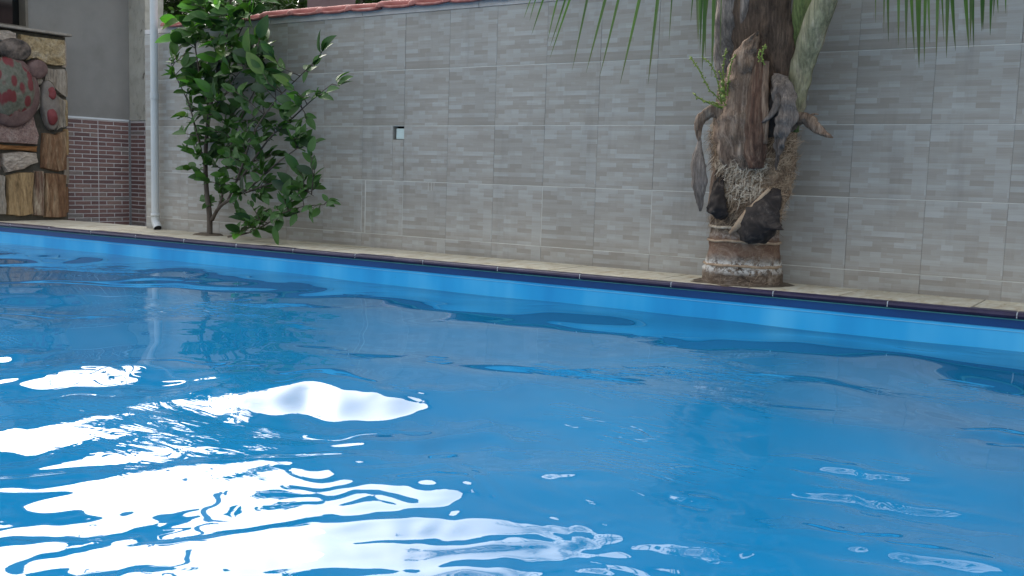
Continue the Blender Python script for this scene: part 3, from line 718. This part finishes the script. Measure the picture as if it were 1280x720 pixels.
M_PETG = sheath_mat('green_petiole', [(.28, (.045,.075,.028)), (.5, (.085,.125,.045)), (.75, (.13,.165,.075))], (10,10,1), .5)
M_PETY = sheath_mat('grey_green_petiole', [(.25, (.08,.095,.06)), (.5, (.155,.17,.12)), (.75, (.25,.25,.21))], (8,8,1.5), .55)
M_FIB = mottled('palm_fibre', [(.3, (.20,.13,.085)), (.6, (.38,.28,.19)), (.8, (.58,.47,.35))], 22, .95, .2)
M_FIBP = mottled('pale_fibre', [(.3, (.36,.28,.20)), (.7, (.66,.56,.44))], 30, .95, .2)
def blade(name, st, mat, cup=.4, thick=.006, parent=palm, nw=8, sub=5, wave=.0, label=None):
    """st: (px, py, Y, half_px, turn) stations; a cupped strap with real thickness"""
    st = [(a, b, 4.70-(4.70-c)*(.80 if b > 95 else 1-.2*max(0, min(1, (b+20)/115))), d, e) for a, b, c, d, e in st]
    pts = [P(a, b, c) for a, b, c, _, _ in st]; hw_ = [s_[3]*c_ for s_, c_ in zip(st, [ (P(s2[0]+1, s2[1], s2[2])-P(s2[0], s2[1], s2[2])).length for s2 in st])]
    tw = [s_[4] for s_ in st]; cen = []; H = []; T = []
    def cr(a, b, c, d, t): return .5*((2*b)+(c-a)*t+(2*a-5*b+4*c-d)*t*t+(3*b-a-3*c+d)*t**3)
    N = len(pts)
    for i in range(N-1):
        for k in range(sub):
            t = k/sub; I = (max(i-1,0), i, i+1, min(i+2,N-1))
            cen.append(cr(*[pts[q] for q in I], t)); H.append(max(.0008, cr(*[hw_[q] for q in I], t))); T.append(tw[i]*(1-t)+tw[i+1]*t)
    cen.append(pts[-1]); H.append(hw_[-1]); T.append(tw[-1]); vs = []; M_ = len(cen)
    for side in (0, 1):
        for i, p in enumerate(cen):
            tg = (cen[min(i+1,M_-1)]-cen[max(i-1,0)]).normalized(); fw = Vector((0,-1,0)); a = tg.cross(fw)
            a = a.normalized() if a.length > .1 else Vector((1,0,0)); nn = a.cross(tg).normalized()
            if nn.y > 0: nn = -nn
            q = Matrix.Rotation(T[i], 3, tg); a = q @ a; nn = q @ nn
            for k in range(nw+1):
                u = k/nw*2-1; rag = 1+.20*nz(i*.7, 7.3 if u < 0 else 1.1, st[0][0]*.37)*abs(u); vs.append(p+a*u*H[i]*rag+nn*(cup*H[i]*(1-u*u)+wave*nz(i*.35, u*1.5, st[0][0]))-nn*(thick if side else 0))
    w_ = nw+1; fs = []; o = M_*w_
    for i in range(M_-1):
        for k in range(nw):
            a = i*w_+k; fs.append((a, a+1, a+w_+1, a+w_)); fs.append((o+a+w_, o+a+w_+1, o+a+1, o+a))
        fs.append((i*w_, i*w_+w_, o+i*w_+w_, o+i*w_)); a = i*w_+nw; fs.append((a+w_, a, o+a, o+a+w_))
    for k in range(nw): fs.append((k+1, k, o+k, o+k+1)); a = (M_-1)*w_+k; fs.append((a, a+1, o+a+1, o+a))
    mb = MB(); mb.add(vs, fs); me = mb.mesh(name, mat, True); fixn(me); return link(name, me, parent, label=label)

# crown shaft and petioles
blade('leaf_base', [(935,150,4.52,30,0),(945,100,4.50,36,0),(950,50,4.48,38,0),(950,0,4.48,38,0),(948,-80,4.5,34,0)], M_UP, .35, wave=.02)
blade('leaf_base', [(975,140,4.50,18,0),(972,100,4.47,22,0),(968,60,4.46,24,0),(962,20,4.46,24,0),(958,-40,4.5,22,0)], M_UP, .35, wave=.025)
blade('leaf_base', [(905,100,4.56,8,0),(908,70,4.53,16,0),(912,40,4.50,20,0),(913,10,4.48,18,0),(910,-50,4.46,15,0)], M_SHG, .4, wave=.006)
blade('leaf_base', [(928,60,4.47,2,0),(927,40,4.455,3,0),(930,15,4.44,5,0),(935,-30,4.44,8,0)], M_SHG, .5)
blade('petiole', [(905,60,4.60,2.5,0),(900,30,4.57,4,0),(895,0,4.54,5,0),(885,-60,4.5,6,0)], M_PETY, .5)
blade('petiole', [(984,125,4.56,9,0),(988,90,4.53,11,0),(995,50,4.50,12,0),(1001,15,4.48,11,0),(1008,-60,4.44,10,0),(1022,-160,4.36,9,0)], M_PETG, .45, .02)
blade('petiole', [(988,150,4.50,13,0),(992,125,4.47,14,0),(1000,90,4.45,15,0),(1012,50,4.43,15,0),(1024,15,4.41,15,0),(1050,-50,4.38,13,0),(1085,-130,4.32,11,0)], M_PETY, .5, .02)
blade('petiole', [(992,165,4.52,6,0),(994,130,4.49,6,0),(997,100,4.50,5,0)], M_PETG, .5, .01)
# dead sheaths
blade('dry_sheath', [(930,212,4.46,14,0),(926,190,4.43,27,0),(925,160,4.40,29,0),(925,135,4.39,25,0),(925,110,4.375,21,0),(927,88,4.37,18,.1),(934,65,4.37,13,.15),(943,48,4.38,6,.2),(948,38,4.39,1.2,.2)], M_SH1, .45, wave=.03)
blade('dry_sheath', [(944,210,4.40,9,0),(944,185,4.37,14,0),(944,150,4.35,13,0),(945,115,4.35,10,0),(947,85,4.36,6,0),(949,60,4.375,2,0)], M_SHR, .5, wave=.008)
blade('dry_sheath', [(956,180,4.36,3,0),(956,150,4.35,5,0),(955,120,4.35,5,0),(957,85,4.37,4,0),(958,76,4.375,3.5,0)], M_SH1, .6)
blade('dry_sheath', [(916,205,4.47,14,0),(911,170,4.44,19,0),(905,143,4.42,14,-.2),(889,140,4.40,8,-.6),(876,150,4.38,6,-.8),(873,165,4.38,4,-.9),(874,176,4.385,1.6,-.3)], M_SH1, .5, wave=.01, label='dry sheath arching out to the left')
blade('dry_sheath', [(874.5,172,4.385,1.2,0),(873,185,4.38,4,0),(872,200,4.37,8.5,.1),(873,215,4.37,10,.1),(874,232,4.375,9,0),(874,248,4.38,5,-.1),(875,258,4.385,3,0),(875,264,4.39,1,0)], M_SHG, .35, label='grey dry strip hanging on the left side')
blade('dry_sheath', [(966,97,4.42,5,0),(974,106,4.37,13,.1),(981,120,4.34,16,.25),(983,138,4.33,15,.3),(979,158,4.33,12,.2),(975,178,4.34,8,.1),(972,196,4.35,3.5,0),(970,212,4.36,.6,0)], M_SHG, .5, wave=.03)
blade('dry_sheath', [(972,118,4.335,3,0),(970,132,4.325,5,.3),(963,144,4.32,3.5,.4),(956,150,4.325,2,.2),(952,153,4.33,.6,0)], M_SHG, .4)
blade('bract', [(966,118,4.40,14,0),(962,135,4.39,14,0),(960,155,4.40,10,0),(962,172,4.41,4,0)], M_SHK, .3)
blade('dry_sheath', [(985,158,4.45,9,0),(993,150,4.42,9,.2),(1004,148,4.40,7,.3),(1014,153,4.38,8,.3),(1024,163,4.37,6,.2),(1034,169,4.365,3,.1),(1041,172,4.36,.8,0)], M_SH1, .5, wave=.008, label='short dry sheath sticking out to the right')
blade('dry_sheath', [(1008,149,4.41,2,0),(1016,143,4.40,1.3,0),(1023,143,4.40,.6,0)], M_SH1, .5)
# dark bracts low on the trunk
blade('bract', [(971,236,4.46,5,0),(965,248,4.43,12,0),(957,262,4.41,19,0),(951,276,4.40,25,0),(949,287,4.40,27,0),(953,293,4.42,22,0),(959,298,4.46,12,0)], M_SHK, .38, wave=.010, label='large black bract')
blade('bract', [(904,212,4.50,2,0),(899,228,4.46,6,0),(896,245,4.43,9,0),(896,258,4.41,12,0),(897,266,4.42,12,0),(899,272,4.46,7,0)], M_SHK, .4, wave=.012, label='small black bract on the left')
blade('dry_sheath', [(897,208,4.50,3,0),(893,220,4.47,4,0),(890,240,4.45,3.5,0),(887,255,4.45,2,0)], M_SH1, .5)
blade('dry_sheath', [(940,260,4.41,5,0),(930,272,4.39,5,0),(920,284,4.40,4,0),(912,292,4.43,2,0)], M_FIB, .4)
blade('dry_sheath', [(962,236,4.43,2,0),(948,250,4.41,2.5,0),(935,264,4.40,2.2,0),(926,276,4.41,1,0)], M_FIB, .4)
for (py, hh, mt) in ((283, .006, M_FIBP), (301, .0055, M_FIB), (330, .006, M_FIB)):
    mb = MB(); c, r = tk3(py); n = 48; vs = []; fs = []
    for dz, dr in ((-hh*1.2, 1.0), (-hh*.3, 1.045), (hh, 1.0)):
        for i in range(n):
            a = 2*math.pi*i/n; rr = r*(dr+.028+.022*nz(math.cos(a)*3, math.sin(a)*3, py)); zz = c.z+dz+.009*nz(math.cos(a)*1.6, math.sin(a)*1.6, py*.37)+.004*nz(a*6, py)
            vs.append((c.x+math.cos(a)*rr, c.y+math.sin(a)*rr, zz))
    for j in (0, 1):
        for i in range(n): fs.append((j*n+i, j*n+(i+1) % n, (j+1)*n+(i+1) % n, (j+1)*n+i))
    mb.add(vs, fs); mb.build('trunk_ring', mt, palm, True)
# matted fibre: thousands of thin strands lying on the trunk
def strands(name, cnt, prange, mat, ln=(.03,.09), wd=.0016, out=.02, hang=.3, arange=(-2.9,-.2)):
    mb = MB()
    for _ in range(cnt):
        py = U(*prange); c, r = tk3(py); a = U(*arange); rad = r*.95+U(.002, out*.7)
        if py < 215: rad += .028*max(0, -math.sin(a)-.3) if arange[1] < 0 else 0
        p = Vector((c.x+math.cos(a)*rad, c.y+math.sin(a)*rad, c.z)); nrm = Vector((math.cos(a), math.sin(a), 0)); tg = Vector((-math.sin(a), math.cos(a), 0))
        th = random.gauss(.95, .65)+(math.pi if R() < .3 else 0); d = (tg*math.cos(th)+Vector((0,0,1))*math.sin(th)+nrm*U(-.1,.35)).normalized(); L = U(*ln); prev = None
        w_ = wd*U(.6,1.6); sd_ = d.cross(nrm).normalized()*w_; cur = nrm*U(-.4,.2)+tg*U(-.3,.3)+Vector((0,0,-hang)); q = []
        for k in range(4):
            t = k/3; pp = p+d*L*t+cur*L*t*t*.6; ww = sd_*(1-t*.85); q += [pp-ww, pp+ww]
        mb.add(q, [(0,1,3,2),(2,3,5,4),(4,5,7,6)])
    mb.build(name, mat, palm, kind='stuff')
strands('fibre_mat', 2600, (158, 275), M_FIB, out=.04)
strands('dark_fibre', 1500, (165, 285), mottled('dark_fibre', [(.3, (.07,.045,.03)), (.7, (.17,.12,.08))], 22, .95), out=.035)
strands('pale_fibre_mat', 1000, (196, 252), M_FIBP, out=.05, wd=.0022, ln=(.02,.055), arange=(-2.2, -1.0))
strands('fibre_edge', 420, (175, 262), M_FIB, ln=(.04,.10), out=.02, hang=-.2, arange=(-.8, .6))
strands('fibre_edge', 120, (205, 275), M_FIBP, ln=(.03,.07), out=.03, hang=-.2, arange=(-.7, .4))
strands('fibre_roots', 260, (282, 352), M_FIB, ln=(.02,.07), wd=.0008, out=.02, arange=(-3.3, .2))
# mounded fibre cushion under the strands
mb = MB(); vs = []; fs = []; n = 40; pp = list(range(278, 150, -8))
for j, py in enumerate(pp):
    c, r = tk3(py); k_ = math.sin(math.pi*j/(len(pp)-1))
    for i in range(n+1):
        a = -math.pi*1.05+1.1*math.pi*i/n; rr = r*.97+.003+k_*(.006+.026*nz(math.cos(a)*6, py*.06, math.sin(a)*6)+.015*nz(a*12, py*.2))
        vs.append((c.x+math.cos(a)*rr, c.y+math.sin(a)*rr, c.z))
for j in range(len(pp)-1):
    for i in range(n): a = j*(n+1)+i; fs.append((a, a+1, a+n+2, a+n+1))
mb.add(vs, fs); mb.build('fibre_cushion', mottled('fibre_bed', [(.3, (.08,.052,.034)), (.5, (.22,.15,.10)), (.7, (.42,.32,.22))], 20, .95, .9, 50, dist=.015), palm, True)

# flower stalk
M_FLO = leaf_mat('flower_green', [(0, (.16,.22,.04)), (1, (.22,.29,.06))], .15, .5)
fl = MB()
def bead(mb, c, r):
    vs = [c+Vector(v)*r for v in ((1,0,0),(-1,0,0),(0,1,0),(0,-1,0),(0,0,1),(0,0,-1))]
    mb.add(vs, [(0,2,4),(2,1,4),(1,3,4),(3,0,4),(2,0,5),(1,2,5),(3,1,5),(0,3,5)])
FLS = [[(906,132,4.42),(905,110,4.40),(904,85,4.39),(906,68,4.39),(908,60,4.39)], [(903,128,4.41),(895,120,4.39),(886,112,4.37),(878,95,4.36),(871,83,4.36),(862,70,4.35)],
       [(903,135,4.42),(893,128,4.38),(880,127,4.36),(870,120,4.36),(866,116,4.36)], [(902,130,4.42),(899,110,4.38),(894,92,4.37),(888,80,4.37),(877,70,4.36)],
       [(909,120,4.41),(911,95,4.39),(915,75,4.40),(920,68,4.40)], [(904,134,4.42),(896,133,4.38),(887,129,4.37),(878,126,4.37)], [(906,125,4.42),(902,100,4.385),(899,88,4.38)],
       [(955,80,4.36),(952,70,4.35),(955,60,4.35),(957,55,4.35)], [(950,76,4.36),(948,68,4.35),(951,62,4.345)]]
fos = []
for qi, st in enumerate(FLS):
    if qi == 7: fos.append(fl); fl = MB()
    v = [P(*p) for p in st]; fl.tube(v, .0028, 5)
    for a, b in zip(v, v[1:]):
        L = (b-a).length; k = max(3, int(L/.0065))
        for i in range(k): bead(fl, a.lerp(b, i/k)+Vector((U(-1,1), U(-1,1), U(-1,1)))*.006, U(.0035,.0062))
fo = fos[0].build('flower_stalk', M_FLO, palm, True); fl.build('flower_stalk', M_FLO, palm, True)
for c, r in ((P(903,112,4.38), .012), (P(903,104,4.38), .009), (P(904,121,4.38), .010)):
    b = MB(); b.tube([c+Vector((0,0,-r)), c+Vector((0,0,-r*.7)), c, c+Vector((0,0,r*.7)), c+Vector((0,0,r))], [r*.2, r*.75, r, r*.75, r*.2], 10); b.build('bud', M_FLO, fo, True)

# fronds
def tipmat():
    m_ = leaf_mat('palm_leaflet_tip', [(0, (.034,.070,.018)), (.5, (.050,.100,.022)), (1, (.072,.14,.030))], .3, .4); t = m_.node_tree; b = t.nodes['Principled BSDF']
    tc = t.nodes.new('ShaderNodeTexCoord'); sp = t.nodes.new('ShaderNodeSeparateXYZ'); t.links.new(tc.outputs['Generated'], sp.inputs[0])
    rp_ = t.nodes.new('ShaderNodeValToRGB'); rp_.color_ramp.elements[0].position = .04; rp_.color_ramp.elements[0].color = (1,1,1,1); rp_.color_ramp.elements[1].position = .34; rp_.color_ramp.elements[1].color = (0,0,0,1)
    t.links.new(sp.outputs[2], rp_.inputs[0]); old = b.inputs['Base Color'].links[0].from_socket; mx = t.nodes.new('ShaderNodeMix'); mx.data_type = 'RGBA'
    t.links.new(rp_.outputs[0], mx.inputs[0]); t.links.new(old, mx.inputs[6]); mx.inputs[7].default_value = (.11,.095,.05,1); t.links.new(mx.outputs[2], b.inputs['Base Color'])
    return m_
M_FRT = tipmat()
M_FR = leaf_mat('palm_leaflet', [(0, (.034,.070,.018)), (.5, (.050,.100,.022)), (1, (.072,.14,.030))], .3, .4)
def leaflet(mb, a, b, w_, bend, sag=.0):
    """narrow folded strip from a to b"""
    d = b-a; L = d.length; sd_ = d.cross(bend).normalized(); st = 7; vs = []; dn = d.normalized()
    for i in range(st+1):
        t = i/st; ww = w_*(.35+.65*min(1, t*5))*(1-t)**.62 if i < st else .0004; p = a+d*t+bend*(math.sin(t*math.pi)*sag)
        up = sd_.cross(dn)*ww*.45
        vs += [p-sd_*ww+up, p, p+sd_*ww+up]
    mb.add(vs, [(i*3+k, i*3+3+k, i*3+4+k, i*3+k+1) for i in range(st) for k in (0, 1)])
def spl(pts, n):
    v = [Vector(p) for p in pts]; out = []; N = len(v)
    for q in range(n+1):
        x = q/n*(N-1); i = min(int(x), N-2); t = x-i; a = v[max(i-1,0)]; b = v[i]; c = v[i+1]; d = v[min(i+2,N-1)]
        out.append(.5*((2*b)+(c-a)*t+(2*a-5*b+4*c-d)*t*t+(3*b-a-3*c+d)*t**3))
    return out
def frond(rach, tipsL, auto, w_=.011, lens=.42, gr=.9, seed=0, skip=(0,1)):
    rs = random.Random(seed); r = spl(rach, 30); fo_ = MB(); fo_.tube(r, [.019*(1-i/31*.85) for i in range(31)], 8); rc = fo_.build('frond', M_PETG, palm, True)
    for (bx, tip, wd) in tipsL:
        base = r[max(0, min(30, int(round(bx*30))))]; wd *= 1.05; tip = (tip[0]+rs.uniform(-3,3), tip[1]+rs.uniform(-3,3), tip[2]+rs.uniform(-.12,.12)); mb = MB(); tp = P(*tip); dd = tp-base
        leaflet(mb, Vector((0,0,0)), dd, wd, Vector((0,-1,.1)) if abs(dd.z) > .02 else Vector((0,-.1,1)), rs.uniform(-.01,.02)); link('leaflet', mb.mesh('leaflet', M_FRT, True), rc, loc=base)
    if auto:
        mb = MB()
        for i in range(auto):
            t = .16+.84*i/auto
            if skip[0] < t < skip[0]+skip[1] and skip[1] < 1: continue
            x = t*30; k = int(x); p = r[k].lerp(r[min(k+1,30)], x-k); tg = (r[min(k+1,30)]-r[max(k-1,0)]).normalized()
            L = lens*math.sin(math.pi*(t*.8+.15))**.7*rs.uniform(.85,1.1)
            for sg in (-1, 1):
                s_ = tg.cross(Vector((0,0,1))).normalized()*sg; d = (s_*.75+tg*.45+Vector((0,0,-gr*rs.uniform(.5,1.2)))).normalized()
                leaflet(mb, p, p+d*L, w_*rs.uniform(.8,1.1), Vector((0,0,1)), rs.uniform(.02,.06)*L*3)
        mb.build('leaflets', M_FR, rc, True, 'stuff')
top = tk3(-200)[0]
# left frond that hangs into the picture
def tl(lst, Y, bx): return [(b, (x, y, Y), w_) for (x, y, w_), b in zip(lst, bx)]
Lt = [(657,21,.006),(662,27,.006),(667,46,.008),(683,54,.008),(689,56,.008),(690,73,.009),(717,88,.009),(733,91,.011),(751,97,.010),(773,105,.012),(807,104,.013),(835,50,.007),(870,48,.010)]
frond([top, P(930,-190,4.55), P(900,-140,4.45), P(850,-105,4.35), P(790,-85,4.28), P(730,-62,4.22), P(690,-45,4.18), P(650,-30,4.15)],
      tl(Lt, 4.2, [.90,.86,.82,.77,.74,.70,.65,.60,.56,.51,.46,.42,.38]), 26, seed=1, lens=.26, gr=.1, w_=.007)
Lt2 = [(870,50,.008),(873,62,.011),(877,88,.013),(882,70,.010),(887,96,.012),(892,68,.008),(901,72,.004),(865,30,.006),(880,45,.012),(889,50,.012)]
frond([top, P(935,-190,4.4), P(925,-150,4.2), P(910,-115,4.05), P(885,-85,3.95), P(860,-65,3.85), P(835,-50,3.75)],
      tl(Lt2, 4.02, [.72,.70,.66,.62,.60,.56,.52,.78,.64,.58]), 0, seed=2)
Rt = [(1096,28,.006),(1104,42,.007),(1112,54,.009),(1121,57,.010),(1132,60,.010),(1142,68,.010),(1150,88,.015),(1154,77,.009),(1163,54,.008),(1168,73,.010),(1177,50,.006),(1183,73,.011),(1194,61,.011),(1209,59,.011),(1215,56,.008),(1226,41,.011),(1239,47,.009),(1215,52,.010),(1230,36,.007),(1247,19,.007),(1255,14,.006),(1243,22,.006)]
frond([top, P(985,-190,4.5), P(1020,-150,4.4), P(1070,-115,4.3), P(1125,-95,4.22), P(1180,-85,4.15), P(1240,-65,4.1), P(1300,-40,4.05)],
      tl(Rt, 4.15, [.50,.52,.545,.565,.59,.615,.64,.65,.67,.685,.70,.72,.745,.78,.79,.82,.85,.80,.83,.88,.9,.87]), 26, seed=3, lens=.24, gr=.05, w_=.007)
# the rest of the crown above the frame
for i, (az, up, Ln) in enumerate(((-140,1.0,2.1),(-100,.9,2.2),(-55,1.0,2.2),(-15,.9,2.1),(40,.9,2.0),(90,1.1,2.0),(140,.9,2.1),(185,1.0,2.0),(-30,1.6,1.7))):
    a = math.radians(az); h = Vector((math.cos(a), math.sin(a), 0))
    rr = [top+Vector((0,0,0))]+[top+h*Ln*t+Vector((0,0,up*1.0*math.sin(t*2.1)-.15*t)) for t in (.18,.38,.58,.78,1.0)]
    frond(rr, [], 62, seed=10+i, lens=.55, gr=.6, w_=.013)

# ---------------------------------------------------------------- behind the wall
post = thing('brick_post', 'square mauve post rising behind the tiled wall', 'post')
mb = MB(); a, b = P(383,0,5.9), P(411,0,5.9); mb.bevbox((a.x, 5.9, 0), (b.x, 6.2, 2.22), .01); mb.build('shaft', M_POST, post)
mb = MB(); mb.bevbox((a.x-.04, 5.86, 2.22), (b.x+.04, 6.24, 2.26), .01); mb.build('post_cap', M_POST, post)
M_TL = leaf_mat('tree_leaf', [(0, (.03,.06,.02)), (.5, (.045,.085,.03)), (1, (.06,.11,.035))], .25, .5)
def tree(x, y, h, cr, label, seed, nleaf=7000, ls=.085):
    rs = random.Random(seed); t = thing('broadleaf_tree', label, 'tree', 'trees behind the tiled wall')
    t.location = (x, y, 0); tr_ = MB(); base = [(0,0,0),(rs.uniform(-.1,.1),rs.uniform(-.1,.1),h*.3),(rs.uniform(-.2,.2),rs.uniform(-.2,.2),h*.62),(rs.uniform(-.3,.3),rs.uniform(-.2,.2),h*.9)]
    tr_.tube(spl(base, 8), [.09*(1-i*.1) for i in range(9)], 8); cl = []
    for i in range(40):
        a = rs.uniform(0, 6.28); e = rs.uniform(-.9, 1); rr = rs.uniform(.35,1)*cr*math.sqrt(1-e*e*.7)
        c = Vector((math.cos(a)*rr, math.sin(a)*rr*.8, h*.62+e*h*.36)); cl.append((c, rs.uniform(.16,.34)*cr)); tr_.tube([Vector(base[1]).lerp(Vector(base[3]), rs.random()), c], [.025,.008], 5)
    tr_.build('trunk', M_WOOD, t, True); mb = MB()
    for _ in range(nleaf):
        c, r = rs.choice(cl); d = Vector((rs.gauss(0,1), rs.gauss(0,1), rs.gauss(0,1))).normalized()*r*rs.random()**.4; p = c+d
        u = Vector((rs.uniform(-1,1), rs.uniform(-1,1), rs.uniform(-.7,.4))).normalized(); v = u.cross(Vector((rs.uniform(-1,1), rs.uniform(-1,1), 1))).normalized(); L = ls*rs.uniform(.6,1.3)
        mb.add([p, p+u*L*.5+v*L*.26, p+u*L, p+u*L*.5-v*L*.26], [(0,1,2,3)])
    mb.build('crown', M_TL, t, kind='stuff')
for i, (px, Y, h, cr, lab) in enumerate(((172,8.2,3.0,.9,'dark bushy tree glimpsed between the house and the downpipe'), (228,7.2,2.75,.95,'tree behind the wall just right of the downpipe'),
      (300,7.4,2.9,1.0,'dark tree behind the wall above the shrub'), (352,7.0,2.5,.7,'dense dark tree just left of the mauve post'), (432,7.2,2.55,.75,'green tree just right of the mauve post'),
      (505,7.6,2.55,.75,'low tree behind the wall furthest to the right'), (390,9.0,2.9,1.1,'taller tree standing further behind the mauve post'))):
    p = P(px, 100, Y); tree(p.x, Y, h, cr, lab, 50+i)

# soil and litter at the plant feet
def soil(x, y, rx, ry, seed):
    mb = MB(); rs = random.Random(seed); n = 28; vs = [(x, y, DZ+.014)]; fs = []
    for k, (q, z) in enumerate(((.5, .012), (.85, .006), (1, -.004))):
        for i in range(n):
            a = 2*math.pi*i/n; rr = q*(1+.22*nz(math.cos(a)*2, math.sin(a)*2, seed)+rs.uniform(-.05,.05)); vs.append((x+math.cos(a)*rx*rr, y+math.sin(a)*ry*rr, DZ+z+rs.uniform(-.001,.004)))
    for i in range(n): fs.append((0, 1+i, 1+(i+1) % n))
    for k in (0, 1):
        for i in range(n): fs.append((1+k*n+i, 1+(k+1)*n+i, 1+(k+1)*n+(i+1) % n, 1+k*n+(i+1) % n))
    mb.add(vs, fs); mb.build('soil', mottled('soil', [(.3, (.05,.036,.025)), (.7, (.16,.125,.09))], 30, .95, .8), None, True, 'structure')
sh = P(262, 288, 4.78); soil(sh.x, 4.77, .13, .09, 3); c_, r_ = tk3(350); soil(c_.x, c_.y-.0, .245, .225, 5)
